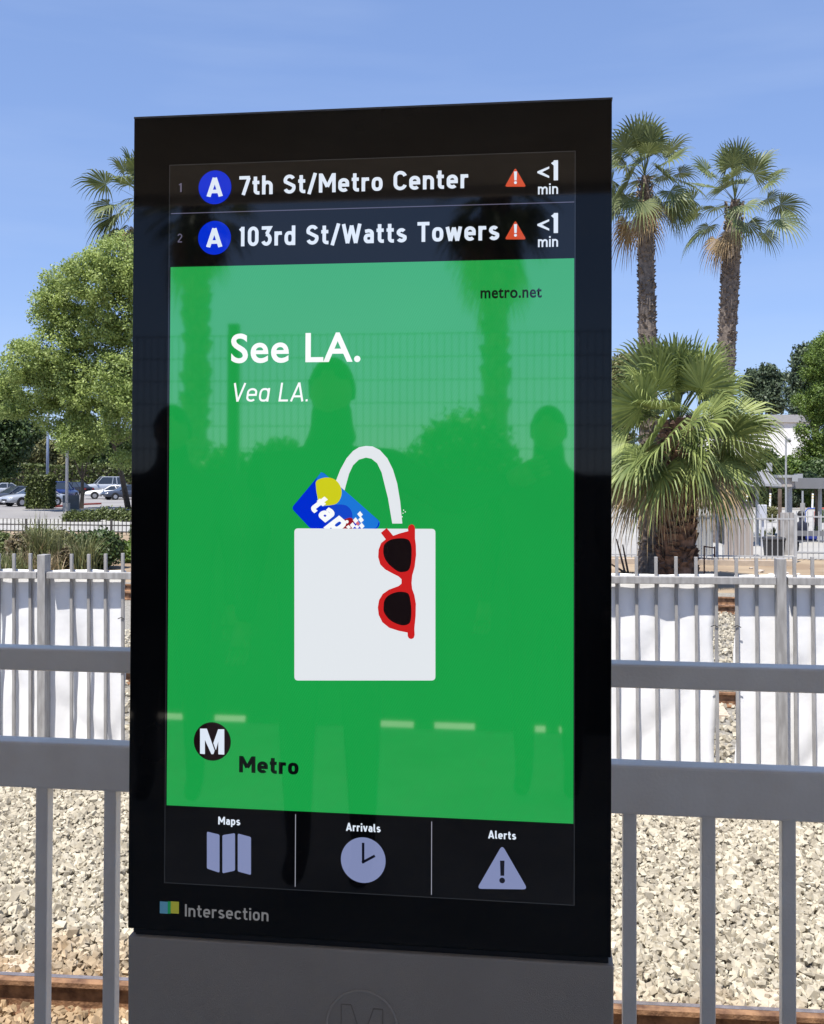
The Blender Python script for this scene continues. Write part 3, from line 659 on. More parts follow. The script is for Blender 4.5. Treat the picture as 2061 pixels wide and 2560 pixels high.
# left: the big camphor tree by the car park
def gpt(px, py): return gz(px, py, G)
TA = [(300, 650, 85), (330, 790, 110), (235, 700, 90), (170, 760, 80), (145, 700, 45), (120, 800, 45), (225, 830, 100), (120, 880, 75), (60, 900, 62), (35, 930, 45), (160, 930, 90), (250, 960, 95), (90, 985, 80), (25, 1010, 55), (150, 1040, 75), (330, 950, 110), (235, 1050, 70), (300, 1060, 60), (190, 1095, 50), (320, 1150, 42), (400, 850, 160), (420, 1000, 120), (390, 700, 100)]
b0 = gpt(322, 1272)
tree('camphor_tree', b0, lobes_px(TA, b0.y-8, .5, 1), 62000, .095, M_leafA, 'broad light green leafy tree left of the kiosk over the car park', 11, trunk_r=.19, limbs=8, gap=.14)
b1 = gpt(204, 1272)
tree('young_tree', b1, lobes_px([(204, 1080, 45), (180, 1110, 28), (230, 1110, 30), (205, 1140, 20)], b1.y, .4, 2), 2600, .13, M_leafA, 'slim young tree with thin straight trunk below the big light green tree', 12, trunk_r=.14, limbs=4)
b2 = gpt(-60, 1248)
tree('shade_tree', b2, lobes_px([(-10, 1040, 75), (20, 1110, 55), (-30, 1150, 50), (60, 1075, 45), (-80, 1060, 90), (5, 980, 45), (25, 1170, 24)], b2.y, .4, 3), 14000, .17, M_leafB, 'dark green tree at the left edge behind the light green tree', 13, trunk_r=.35, limbs=5)
# trees behind the hedge
Yh = 150
k0 = [('grey_olive_tree', [(70, 1135, 34), (100, 1120, 30), (45, 1150, 22)], M_leafD, 'greyish thin tree behind the hedge left of the blue light pole'),
      ('olive_tree', [(150, 1160, 22), (165, 1135, 22), (140, 1180, 14)], M_leafD, 'yellow green bush tree behind the hedge between the two light poles'),
      ('dark_tree', [(240, 1120, 45), (200, 1135, 32), (270, 1150, 30), (290, 1110, 40)], M_leafB, 'dark tree behind the hedge above the silver suv'),
      ('yellow_tree', [(320, 1130, 38), (350, 1160, 40), (305, 1160, 22)], M_leafE, 'yellow green tree behind the hedge beside the kiosk edge'),
      ('distant_tree', [(380, 1130, 45), (430, 1120, 60), (350, 1100, 40)], M_leafB, 'dark distant tree hidden behind the kiosk')]
for i, (nm, L_, m_, lab) in enumerate(k0):
    b = at(L_[0][0], 1210, Yh+i*3); b.z = G
    tree(nm, b, lobes_px(L_, Yh+i*3, .4, i), 3500, .28, m_, lab, 20+i, limbs=3, trunk_r=.3, group='trees behind the car park hedge')
def hedge(name, c, sx, sy, h, n, size, m, label, cat='hedge', seed=0, rz=0):
    e = empty(name, c, rz); r = np.random.default_rng(seed)
    MB().box(-sx*.93, sx*.93, -sy*.93, sy*.93, 0, h*.93).build('branches', M_bark, e)
    P = np.stack([r.uniform(-1, 1, n)*sx, r.uniform(-1, 1, n)*sy, r.uniform(.03, 1, n)*h], 1)
    f = r.integers(0, 3, n); sg = r.choice([-1, 1], n)
    P[f == 0, 0] = sg[f == 0]*sx; P[f == 1, 1] = -sy; P[f == 2, 2] = h
    P += r.normal(size=P.shape)*size*.6; P[:, 2] += np.sin(P[:, 0]*2.1/max(h, .5))*h*.035
    a = r.normal(size=(n, 3)); a /= np.linalg.norm(a, axis=1)[:, None]; b = np.cross(a, r.normal(size=(n, 3))); b /= np.linalg.norm(b, axis=1)[:, None]
    s = (size*r.uniform(.6, 1.4, n))[:, None]
    V = np.stack([P-a*s, P+b*s*.6, P+a*s, P-b*s*.6], 1).reshape(-1, 3)
    link('foliage', mesh_np('foliage', V, np.arange(4*n).reshape(-1, 4), m), e); tag(e, label, cat); return e
a = gpt(10, 1225); b = gpt(345, 1225)
Yhd = 132; xa_ = at(12, 1200, Yhd).x; xb_ = at(420, 1200, Yhd).x; ht = at(200, 1167, Yhd).z-G
hedge('tall_hedge', ((xa_+xb_)/2, Yhd, G), (xb_-xa_)/2, 1.2, ht, 14000, .2, M_hedge, 'long clipped hedge wall running behind the parked cars', seed=5)
b = gpt(102, 1272); sc = (b-CAM).length/FPX
hedge('box_hedge', b, 27*sc, 18*sc, 74*sc, 4500, .11, M_hedge, 'square clipped green bush standing between the parked cars', 'bush', seed=6)
# low shrubs at the verge
vs = [(185, 1290, 22, 'low shrub at the foot of the pale light pole'), (222, 1290, 24, 'low shrub right of the pale light pole'), (262, 1285, 26, 'low rounded shrub left of the camphor trunk'), (300, 1288, 26, 'low rounded shrub in front of the camphor trunk'), (335, 1290, 26, 'low shrub at the kiosk edge by the camphor trunk')]
for i, (px, py, rp, lab) in enumerate(vs):
    b = gpt(px, py+14); s_ = (b-CAM).length/FPX; e = empty('low_shrub', b)
    leaves('foliage', [(Vector((0, 0, rp*s_*.45)), rp*s_*.6), (Vector((rp*s_*.6, 0, rp*s_*.35)), rp*s_*.42), (Vector((-rp*s_*.6, 0, rp*s_*.35)), rp*s_*.42)], 1500, .07, M_hedge, e, 30+i, gap=.8)
    tag(e, lab, 'shrub', 'low shrubs along the car park verge')
# ------------------------------------------------------------------ light poles, monument sign, red kerb
M_pole = mat('pale_pole_paint', (.55, .55, .56), .4, var=.04)
M_poleb = mat('blue_grey_pole_paint', (.20, .25, .36), .4, var=.04)
def light_pole(px, pyb, m, w_px, label, h=9.5):
    b = gpt(px, pyb); s_ = (b-CAM).length/FPX; e = empty('light_pole', b); r_ = w_px*s_/2
    MB().tube([(0, 0, .5), (0, 0, h)], [r_, r_*.7], 12).build('pole', m, e, smooth=True)
    MB().tube([(0, 0, 0), (0, 0, .6)], r_*2.2, 16).build('concrete_foot', M_conc, e)
    MB().box(-.05, 1.3, -.04, .04, h-.1, h-.02).build('arm', m, e)
    MB().box(1.1, 1.75, -.16, .16, h-.16, h-.02).build('lamp_head', m, e, bevel=.02)
    tag(e, label, 'light pole'); return e
light_pole(167, 1279, M_pole, 7.5, 'pale grey light pole standing in the verge before the sign')
light_pole(118.5, 1250, M_poleb, 7.5, 'blue grey light pole rising behind the clipped square bush')
b = gpt(178, 1276); s_ = (b-CAM).length/FPX; e = empty('monument_sign', b, .1)
MB().box(-19*s_, 19*s_, -.12, .12, 0, 36*s_).build('panel', mat('dark_slate', (.06, .07, .075), .5, var=.2, scale=2), e, bevel=.01)
MB().box(-21*s_, 21*s_, -.2, .2, 0, 3*s_).build('plinth', M_conc, e)
tag(e, 'dark slate monument sign behind the pale light pole', 'sign')
M_redk = mat('red_kerb_paint', (.42, .06, .04), .7, var=.1)
for px0, px1, py, lab in ((128, 160, 1268, 'short red painted kerb left of the monument sign'), (203, 252, 1262, 'red painted kerb right of the monument sign')):
    a = gpt(px0, py+1); b = gpt(px1, py-1); m = MB(); c = (a+b)/2; d = (b-a)/2; m.obox((0, 0, .07), d, Vector((-d.y, d.x, 0)).normalized()*.1, (0, 0, .07))
    tag(m.build('red_kerb', M_redk, loc=c), lab, 'kerb')
# building far left behind
b = at(118, 1160, 175); e = empty('office_building', (b.x, 175, G)); 
MB().box(-4, 6, 0, 12, 0, at(130, 1100, 175).z-G).build('wall', mat('beige_stucco', (.42, .39, .33), .9, var=.05), e)
MB().box(-1.2, 1, -.05, 0, 3, 4.2).build('window', mat('dark_pane', (.03, .04, .06), .1), e)
tag(e, 'beige stucco building corner seen between the trees above the hedge', 'building')

# ------------------------------------------------------------------ cars
M_glass = mat('car_glass', (.03, .04, .055), .06, ior=1.6)
M_tyre = mat('tyre_rubber', (.015, .015, .016), .8)
M_rim = mat('wheel_rim', (.45, .45, .47), .3, metal=.7)
M_lamp = mat('lamp_lens', (.75, .76, .78), .12)
M_tail = mat('tail_lamp', (.35, .02, .02), .2)
M_dark = mat('dark_plastic', (.02, .02, .022), .6)
def car(label, px, py, heading, kind, paint, sc=1.06):
    b = gpt(px, py); e = empty({'suv': 'suv', 'pickup': 'pickup_truck', 'sedan': 'sedan', 'coupe': 'coupe'}[kind], b, R(heading))
    Ln, Wd = {'suv': (4.9, 1.9), 'pickup': (5.2, 1.9), 'sedan': (4.6, 1.78), 'coupe': (4.5, 1.72)}[kind]
    belt, roof = {'suv': (1.08, 1.85), 'pickup': (1.05, 1.75), 'sedan': (.90, 1.42), 'coupe': (.82, 1.25)}[kind]
    hl, hw = Ln/2, Wd/2
    st = [(-hl, .42, belt*.72, .86), (-hl*.985, .30, belt*.90, .93), (-hl*.8, .26, belt*.98, .98), (-hl*.3, .24, belt, 1), (hl*.3, .24, belt*.99, 1), (hl*.62, .25, belt*.93, .99), (hl*.88, .27, belt*.84, .95), (hl*.975, .32, belt*.74, .88), (hl, .42, belt*.60, .80)]
    V = []; F = []
    for x, zb_, zt_, f in st:
        y = hw*f
        V += [(x, -y*.92, zb_), (x, -y, zb_+(zt_-zb_)*.35), (x, -y*.985, zb_+(zt_-zb_)*.72), (x, -y*.86, zt_), (x, 0, zt_+.035), (x, y*.86, zt_), (x, y*.985, zb_+(zt_-zb_)*.72), (x, y, zb_+(zt_-zb_)*.35), (x, y*.92, zb_)]
    for i in range(len(st)-1):
        for k_ in range(9): F.append((i*9+k_, i*9+(k_+1) % 9, (i+1)*9+(k_+1) % 9, (i+1)*9+k_))
    F += [tuple(range(9))[::-1], tuple(range((len(st)-1)*9, len(st)*9))]
    bd = MB().add(V, F).build('body', paint, e, smooth=True)
    xb0, xb1, xt0, xt1 = {'suv': (-hl*.93, hl*.36, -hl*.84, hl*.08), 'pickup': (-hl*.15, hl*.45, -hl*.10, hl*.18), 'sedan': (-hl*.72, hl*.42, -hl*.42, hl*.06), 'coupe': (-hl*.75, hl*.30, -hl*.36, hl*.0)}[kind]
    z0 = belt*.98; y0, y1 = hw*.87, hw*.68
    fr = [(xb0, -y0, z0), (xb1, -y0, z0), (xb1, y0, z0), (xb0, y0, z0), (xt0, -y1, roof-.05), (xt1, -y1, roof-.05), (xt1, y1, roof-.05), (xt0, y1, roof-.05)]
    MB().add(fr, [(0, 3, 2, 1), (4, 5, 6, 7), (0, 1, 5, 4), (1, 2, 6, 5), (2, 3, 7, 6), (3, 0, 4, 7)]).build('windows', M_glass, e)
    rf = MB().add([(xt0-.03, -y1-.01, roof-.055), (xt1+.03, -y1-.01, roof-.055), (xt1+.03, y1+.01, roof-.055), (xt0-.03, y1+.01, roof-.055), (xt0+.1, -y1*.85, roof), (xt1-.15, -y1*.85, roof), (xt1-.15, y1*.85, roof), (xt0+.1, y1*.85, roof)], [(0, 3, 2, 1), (4, 5, 6, 7), (0, 1, 5, 4), (1, 2, 6, 5), (2, 3, 7, 6), (3, 0, 4, 7)])
    for sy in (-1, 1):
        for xb_, xt_ in ((xb0+.03, xt0+.03), (xb1-.03, xt1-.03), ((xb0+xb1)/2-.1, (xt0+xt1)/2)):
            rf.tube([(xb_, sy*(y0+.005), z0-.02), (xt_, sy*(y1+.008), roof-.05)], .04, 5)
        if kind == 'suv': rf.tube([(xb0*.62+.1, sy*(y0+.005), z0-.02), (xt0*.6, sy*(y1+.008), roof-.05)], .05, 5)
    rf.build('roof', paint, e)
    wr = .35 if kind in ('suv', 'pickup') else .31
    for sx_w in (-hl*.60, hl*.62):
        for sy in (-1, 1):
            a_ = MB().tube([(sx_w, sy*(hw*.80), wr+.03), (sx_w, sy*(hw*1.004), wr+.03)], wr*1.16, 20).build('wheel_arch', M_dark, e)
            wh = MB().tube([(sx_w, sy*(hw*.82), wr), (sx_w, sy*(hw*1.012), wr)], wr, 20).build('wheel', M_tyre, e)
            MB().tube([(sx_w, sy*(hw*.9), wr), (sx_w, sy*(hw*1.02), wr)], wr*.6, 14).build('rim', M_rim, wh)
    for sy in (-1, 1):
        MB().box(hl*.90, hl*.985, sy*hw*.66-.17, sy*hw*.66+.17, belt*.60, belt*.73).build('headlight', M_lamp, e, bevel=.02)
        MB().box(-hl*1.003, -hl*.95, sy*hw*.68-.14, sy*hw*.68+.14, belt*.64, belt*.83).build('tail_light', M_tail, e, bevel=.015)
        MB().box(hl*.27, hl*.33, sy*hw*1.02-.08, sy*hw*1.02+.08, belt*.98, belt*1.10).build('mirror', paint, e, bevel=.01)
    MB().box(hl*.93, hl*1.004, -hw*.38, hw*.38, belt*.46, belt*.60).build('grille', M_dark, e)
    MB().box(hl*.93, hl*1.012, -hw*.18, hw*.18, belt*.36, belt*.45).build('number_plate', M_lamp, e)
    e.scale = (sc, sc, sc); tag(e, label, 'car', 'cars in the car park'); return e
P_sil = mat('silver_paint', (.42, .45, .50), .22, metal=.3, ior=1.6); P_wht = mat('white_paint', (.80, .80, .80), .2)
P_drk = mat('dark_blue_grey_paint', (.05, .06, .085), .15, ior=1.6); P_blk = mat('black_paint', (.015, .015, .02), .12); P_blu = mat('deep_blue_paint', (.012, .025, .13), .15, ior=1.6)
car('silver sedan cut by the left edge, parked behind the dark sedan', 6, 1240, 215, 'sedan', P_sil)
car('pale silver sedan in the back row left of the clipped bush', 62, 1229, 228, 'sedan', P_wht)
car('dark blue grey sedan facing left at the left edge', 40, 1261, 236, 'sedan', P_drk, 1.1)
car('silver sedan with its nose just left of the clipped bush', 84, 1265, 238, 'sedan', P_sil, 1.1)
car('dark grey sedan in the back row right of the clipped bush', 148, 1230, 200, 'sedan', P_drk, 1.15)
car('black hatchback behind the pale light pole', 185, 1237, 160, 'sedan', P_blk, 1.1)
car('deep blue pickup truck with white trim between bush and light pole', 150, 1252, 95, 'pickup', P_blu)
car('big silver suv facing left in front of the hedge', 258, 1235, 214, 'suv', P_sil, 1.2)
car('low white coupe in front of the silver suv', 276, 1247, 205, 'coupe', P_wht, 1.12)
car('dark sedan partly behind the camphor trunk', 316, 1249, 225, 'sedan', P_drk)

# ------------------------------------------------------------------ far left dark fence
M_iron = mat('dark_iron', (.05, .045, .045), .6, var=.2, scale=3)
def picket_fence(name, pa, pb, Y, zt, zrail, zlow, m, label, spacing, pw, post_every=0, posts=(), z0=G, post_h=0, rail_h=.05):
    """Y: depth; pa, pb: world x extent; heights are world z"""
    e = empty(name, ((pa+pb)/2, Y, z0)); c = (pa+pb)/2
    pm_ = MB().box(-pw/2, pw/2, -pw/2, pw/2, .03, zt-z0).mesh('picket', m)
    n = int((pb-pa)/spacing)
    for i in range(n+1):
        x = pa+i*spacing
        if all(abs(x-q) > spacing*.35 for q in posts): link('picket', pm_, e, (x-c, 0, 0))
    MB().box(pa-c, pb-c, -pw*.9, pw*.9, zrail-z0-rail_h, zrail-z0).build('top_rail', m, e)
    MB().box(pa-c, pb-c, -pw*.9, pw*.9, zlow-z0-rail_h*.5, zlow-z0+rail_h*.5).build('bottom_rail', m, e)
    for q in posts: MB().box(q-c-.04, q-c+.04, -.04, .04, 0, zt-z0+post_h).build('post', m, e)
    tag(e, label, 'fence'); return e
YL = 43
xl0 = at(-60, 1300, YL).x; xl1 = at(420, 1300, YL).x
picket_fence('iron_fence', xl0, xl1, YL, at(100, 1297, YL).z, at(100, 1310, YL).z, G+.15, M_iron, 'thin dark iron fence beyond the tall grasses on the left', .182, .028, posts=(at(66, 1300, YL).x, at(279, 1300, YL).x))
# ------------------------------------------------------------------ grasses and shrubs left, just beyond the tracks
def blades(name, base, spread, n, h0, h1, w_, m, parent, seed, bend=.5, up=.9):
    r = np.random.default_rng(seed); bx = r.normal(size=n)*spread*.35; by = r.normal(size=n)*spread*.3; az = r.uniform(0, 2*np.pi, n); h = r.uniform(h0, h1, n); ln = r.uniform(.05, bend, n)
    V = []; segs = 5; tt = np.linspace(0, 1, segs+1); F = []
    sx_ = np.cos(az); sy = np.sin(az); px_ = -sy; py_ = sx_
    rows = []
    for t in tt:
        out = ln*h*t**2; z = h*(t-.35*ln*t**3)
        cx_ = bx+sx_*out; cy_ = by+sy*out; ww = w_*(1-t**1.5)*.5+.0008
        rows.append(np.stack([np.stack([cx_-px_*ww, cy_-py_*ww, z], 1), np.stack([cx_+px_*ww, cy_+py_*ww, z], 1)], 1))
    V = np.stack(rows, 1).reshape(-1, 3); b0 = (np.arange(n)*(segs+1)*2)[:, None]
    F = np.concatenate([b0+np.array([[2*i, 2*i+1, 2*i+3, 2*i+2]]) for i in range(segs)], 0)
    return link(name, mesh_np(name, V, F, m), parent)
M_grass = leafmat('tall_grass', (.07, .09, .03), (.27, .28, .12)); M_dry = leafmat('dry_grass', (.17, .12, .06), (.50, .40, .24), .2)
M_brown = leafmat('brown_leaf', (.06, .045, .025), (.20, .16, .08), .2)
YG = 27
def gclump(px, lab, n, hpx, seed, dry=.3, spread=1.2, Y=YG, bend=.5):
    b = at(px, 1400, Y); b.z = G; h = (at(px, hpx, Y).z-G); e = empty('grass_clump', b)
    blades('green_blades', b, spread, n, h*.45, h, .035, M_grass, e, seed, bend); blades('dry_blades', b, spread*.9, int(n*dry), h*.3, h*.75, .03, M_dry, e, seed+1, .8)
    tag(e, lab, 'grass', 'tall grass clumps beyond the banner fence'); return e
gclump(98, 'tall feathery green grass clump reaching above the dark iron fence', 230, 1258, 41, .25, .42, bend=.75)
gclump(150, 'thin grass clump in front of the pale light pole', 70, 1288, 43, .6, .5)
gclump(212, 'green grass clump with upright blades before the dark shrub', 190, 1305, 45, .15, .42, 26.0, bend=.7)
gclump(60, 'brownish dry grass clump near the left edge', 26, 1338, 47, 4.0, .4, 25.8)
gclump(122, 'low dry grass clump with pale brown stalks', 30, 1350, 51, 4, .5, 25.5)
gclump(4, 'drooping green grass clump at the left edge', 300, 1362, 49, .1, .7, 25.6, bend=1.0)
gclump(34, 'low drooping green grass tuft beside the brown shrub', 220, 1385, 53, .1, .6, 25.2, bend=1.0)
def shrub(name, px, py_top, py_base, r_px, Y, m, lab, seed, n=4000, size=.06, cat='shrub', group=None, gap=.6):
    b = at(px, py_base, Y); b.z = G; s_ = Y/FPX; e = empty(name, b); ht_ = at(px, py_top, Y).z-G; rr = r_px*s_
    rnd_ = random.Random(seed); lb = [(Vector((rnd_.uniform(-.5, .5)*rr, rnd_.uniform(-.4, .4)*rr, ht_*rnd_.uniform(.35, .75))), min(rr, ht_)*rnd_.uniform(.35, .55)) for _ in range(9)]
    lb += [(Vector((0, 0, ht_*.45)), min(rr*.8, ht_*.5))]
    leaves('foliage', lb, n, size, m, e, seed, gap=gap)
    t = MB()
    for k_ in range(5): t.tube([(0, 0, 0), (rnd_.uniform(-.4, .4)*rr, rnd_.uniform(-.3, .3)*rr, ht_*.6)], [.03, .01], 5)
    t.build('stems', M_bark, e); tag(e, lab, cat, group); return e
shrub('dark_shrub', 250, 1318, 1435, 58, 28, M_leafB, 'dark evergreen shrub with glossy leaves beside the tall grass', 61, 6000)
shrub('dark_shrub', 195, 1345, 1435, 60, 29, M_leafB, 'dark shrub behind the upright grass blades', 62, 5000)
shrub('hedge_bush', 5, 1345, 1430, 70, 31, M_hedge, 'dark green bush at the left edge behind the drooping grass', 63, 5000)
shrub('hedge_bush', 110, 1334, 1430, 90, 31, M_hedge, 'wide dark green bush behind the tall grasses', 64, 6000)
shrub('yellow_shrub', 322, 1360, 1420, 22, 30, M_leafE, 'yellow green shrub at the kiosk edge beyond the banner fence', 65, 1800)
shrub('small_shrub', 345, 1310, 1360, 14, 38, M_leafB, 'small dark shrub at the kiosk edge behind the iron fence', 66, 900)
shrub('brown_shrub', 70, 1340, 1435, 48, 27.6, M_brown, 'rounded brownish shrub below the tall feathery grass', 67, 4500)
shrub('brown_shrub', 135, 1328, 1435, 48, 27.9, M_leafD, 'olive brown shrub left of the upright grass blades', 68, 4500)
shrub('brown_shrub', 178, 1372, 1435, 26, 26.6, M_brown, 'low dark brown shrub in front of the olive brown one', 69, 2500)
# ------------------------------------------------------------------ palms
M_boot = mat('palm_trunk_bark', (.10, .08, .065), .95, col2=(.22, .18, .15), scale=9, bump=.8, bscale=25)
M_boot2 = mat('palm_boots', (.08, .045, .03), .9, col2=(.24, .14, .09), scale=6, bump=.5, bscale=20)
M_frond = mat('palm_frond', (.075, .115, .028), .58, col2=(.33, .385, .12), scale=1.5, island=.55, transl=.22)
M_frond2 = mat('palm_frond_far', (.04, .065, .018), .55, col2=(.20, .235, .08), scale=1.5, island=.55, transl=.2)
M_dead = mat('dead_frond', (.17, .11, .05), .8, col2=(.42, .31, .17), scale=3, island=.6, transl=.15)
def frond_geo(V, F, base, az, el, plen, R_, droop, r, nl=30, pw=.03, tipd=.5, roll=0, pf=.45):
    """one fan frond: a curving petiole and a pleated fan of leaflets"""
    d = np.array([math.cos(az)*math.cos(el), math.sin(az)*math.cos(el), math.sin(el)]); p = np.array(base, float); side = np.array([-math.sin(az), math.cos(az), 0])
    n = 6; pts = [p.copy()]
    for i in range(n):
        d = d+np.array([0, 0, -droop/n]); d /= np.linalg.norm(d); p = p+d*plen/n; pts.append(p.copy())
    upv = np.cross(side, d)*-1; upv = np.cross(d, side); upv /= np.linalg.norm(upv)
    for i in range(n):
        k = len(V); w0 = pw*(1-.5*i/n)
        for q in (pts[i], pts[i+1]): V += [q-side*w0, q+side*w0, q+upv*w0*.6]
        F += [(k, k+3, k+4), (k, k+4, k+1), (k+1, k+4, k+5), (k+1, k+5, k+2), (k+2, k+5, k+3), (k+2, k+3, k)]
    h = pts[-1]; c_, s_ = math.cos(roll), math.sin(roll); sd = side*c_+upv*s_; uv = np.cross(d, sd); 
    if uv[2] < 0: uv = -uv
    A = 2.15; dth = 2*A/nl
    for j in range(nl):
        th = -A+dth*(j+.5)+r.uniform(-.02, .02); L_ = R_*(.74+.26*math.cos(th))*r.uniform(.92, 1.05)
        dirv = d*math.cos(th)+sd*math.sin(th); perp_ = -d*math.sin(th)+sd*math.cos(th)
        cup = .22*abs(math.sin(th))
        tl = (1 if j % 2 else -1)*.35
        wv = perp_*math.cos(tl)+uv*math.sin(tl)
        k = len(V); f1, f2, f3 = pf, pf+.22, .88
        def P_(f, dz): return h+dirv*L_*f+uv*(cup*L_*f*.6)+np.array([0, 0, -dz*L_])
        w1 = L_*f1*dth*.52; w2 = w1*.62; w3 = w1*.28
        V += [h, P_(f1, .02)-wv*w1, P_(f1, .02)+wv*w1, P_(f2, .10*tipd)-wv*w2, P_(f2, .10*tipd)+wv*w2, P_(f3, .36*tipd)-wv*w3, P_(f3, .36*tipd)+wv*w3, P_(.98, .62*tipd*r.uniform(.8, 1.2))]
        F += [(k, k+1, k+2), (k+1, k+3, k+4), (k+1, k+4, k+2), (k+3, k+5, k+6), (k+3, k+6, k+4), (k+5, k+7, k+6)]
def palm(label, base, H, r0, r1, nf, plen, FR, frm, seed, dead=6, trunkm=None, boots=140, lean=(0, 0), nl=30, els=(-70, 85), bootlen=.16, group='fan palms', skirt=False, tipd=.5, pw=.03, droop=.8, pf=.45, rollr=.6, eld=(-72, -35), elj=7):
    r = random.Random(seed); e = empty('fan_palm', base); t = MB(); n = max(10, int(H*3)); pts = []; rs = []
    for i in range(n+1):
        f = i/n; pts.append(Vector((lean[0]*f**1.5, lean[1]*f, H*f))); rr = r0+(r1-r0)*f
        if f < .06: rr *= 1.25
        if f > .9: rr *= 1-.55*(f-.9)*10
        rs.append(rr*r.uniform(.95, 1.06))
    t.tube(pts, rs, 14, cap=True)
    for k in range(boots):
        f = r.uniform(0.01, .99); c = Vector((lean[0]*f**1.5, lean[1]*f, H*f)); rr = (r0+(r1-r0)*f); a = r.uniform(0, 2*math.pi)
        o_ = Vector((math.cos(a), math.sin(a), 0)); s_ = Vector((-o_.y, o_.x, 0)); bl = bootlen*r.uniform(.6, 1.3); w_ = bl*.5
        p0 = c+o_*rr*.9; tip = c+o_*(rr*1.12+bl*.22)+Vector((0, 0, bl*r.uniform(.5, 1)))
        t.add([p0-s_*w_, p0+s_*w_, tip+s_*w_*.5, tip-s_*w_*.5, p0+o_*.0+Vector((0, 0, bl*.9))], [(0, 1, 2, 3), (0, 3, 4), (1, 4, 2), (3, 2, 4)])
    t.build('trunk', trunkm or M_boot, e)
    V = []; F = []; top = np.array([lean[0], lean[1], H])
    for i in range(nf):
        f = (i+.5)/nf; el = R(els[1]+(els[0]-els[1])*f+r.uniform(-elj, elj)); az = i*2.39996+r.uniform(-.25, .25)
        frond_geo(V, F, top+np.array([0, 0, -.35*f*r1*4+.1]), az, el, plen*(.85+.22*f)*r.uniform(.85, 1.1), FR*r.uniform(.72, 1.12), droop*(.25+.75*f)*r.uniform(.6, 1.3), r, nl, pw=pw, tipd=tipd*(.35+f*.8), roll=r.uniform(-rollr, rollr), pf=pf)
    link('crown', mesh_np('crown', V, F, frm), e)
    if dead:
        V = []; F = []
        for i in range(dead):
            az = r.uniform(0, 2*math.pi); frond_geo(V, F, top+np.array([0, 0, -.3-.25*i*.3]), az, R(r.uniform(*eld)), plen*r.uniform(.7, 1), FR*r.uniform(.75, 1), droop*1.2, r, nl, pw=pw, tipd=1.1, roll=r.uniform(-.8, .8))
        link('dead_fronds', mesh_np('dead_fronds', V, F, M_dead), e)
    tag(e, label, 'palm tree', group); return e
# short bushy palm
YP = 26.5; b = at(1692, 1440, YP); b.z = G
Hs = at(1690, 1058, YP).z-G
palm('short bushy fan palm with thick boot covered trunk right of the kiosk', b, Hs, .44, .36, 66, 1.32, 1.42, M_frond, 8, dead=8, trunkm=M_boot2, boots=420, nl=40, els=(-34, 84), bootlen=.28, tipd=.62, pw=.03, droop=.5, pf=.5, rollr=1.1, eld=(-34, -12), elj=17)
Y1 = 29.5; b = at(1625, 1430, Y1); b.z = G; H1 = at(1612, 440, Y1).z-G
palm('tall slim fan palm on the left of the pair, rising behind the short palm', b, H1, .30, .20, 38, 1.0, .86, M_frond2, 7, dead=6, eld=(-50, -20), boots=1100, bootlen=.10, rollr=1.0, lean=(at(1612, 440, Y1).x-b.x, 0), nl=28, els=(-26, 88), tipd=.62, pw=.018)
Y2 = 43; b = at(1802, 1390, Y2); b.z = G; H2 = at(1838, 500, Y2).z-G
palm('tall fan palm on the right of the pair with an airy open crown', b, H2, .36, .33, 32, 1.75, 1.15, M_frond2, 18, dead=4, eld=(-45, -15), boots=1200, rollr=1.0, lean=(at(1838, 518, Y2).x-b.x, 0), nl=28, els=(-16, 88), tipd=.62, pw=.022, bootlen=.14)
Y3 = 75; b = at(350, 1270, Y3); b.z = G; H3 = at(330, 505, Y3).z-G
palm('fan palm rising behind the big light green tree left of the kiosk', b, H3, .4, .35, 38, 2.9, 2.4, M_frond2, 12, dead=4, boots=120, nl=26, els=(-50, 85), tipd=1, pw=.035)
# ------------------------------------------------------------------ right background trees
tb = gpt(2120, 1262)
tree('broadleaf_tree', tb, lobes_px([(2040, 930, 42), (2085, 890, 70), (2015, 1000, 34), (2060, 1010, 60), (2040, 1080, 48), (2015, 1135, 30), (2060, 1150, 60), (2120, 1000, 100), (2110, 1120, 80)], tb.y, .4, 8), 24000, .10, M_leafE, 'large bright green tree at the right edge beside the white building', 71, trunk_r=.4, limbs=5, gap=.25)
b = at(2050, 1230, 120); b.z = G
tree('pine_tree', b, lobes_px([(2030, 900, 40), (2010, 945, 34), (2055, 880, 34), (1995, 985, 26), (2070, 930, 50), (2000, 905, 14), (2020, 1020, 40)], 120, .4, 9), 9000, .2, M_leafC, 'tall dark blue green pine behind the bright tree at the right edge', 72, trunk_r=.4, limbs=5)
b = at(1915, 1200, 150); b.z = G
tree('eucalyptus_tree', b, lobes_px([(1918, 935, 22), (1888, 950, 24), (1935, 965, 20), (1905, 990, 30), (1935, 1010, 28), (1880, 1010, 22), (1955, 945, 10), (1862, 965, 16)], 150, .4, 10), 6500, .24, M_leafC, 'dark airy eucalyptus rising behind the white building', 73, trunk_r=.3, limbs=5, gap=-.02)
b = at(1550, 1260, 95); b.z = G
tree('olive_green_tree', b, lobes_px([(1545, 925, 34), (1570, 905, 20), (1530, 985, 45), (1560, 1040, 40), (1540, 1100, 45), (1500, 960, 60)], 95, .4, 14), 8000, .17, M_leafD, 'olive green tree between the kiosk and the short palm', 74, trunk_r=.35, limbs=4)
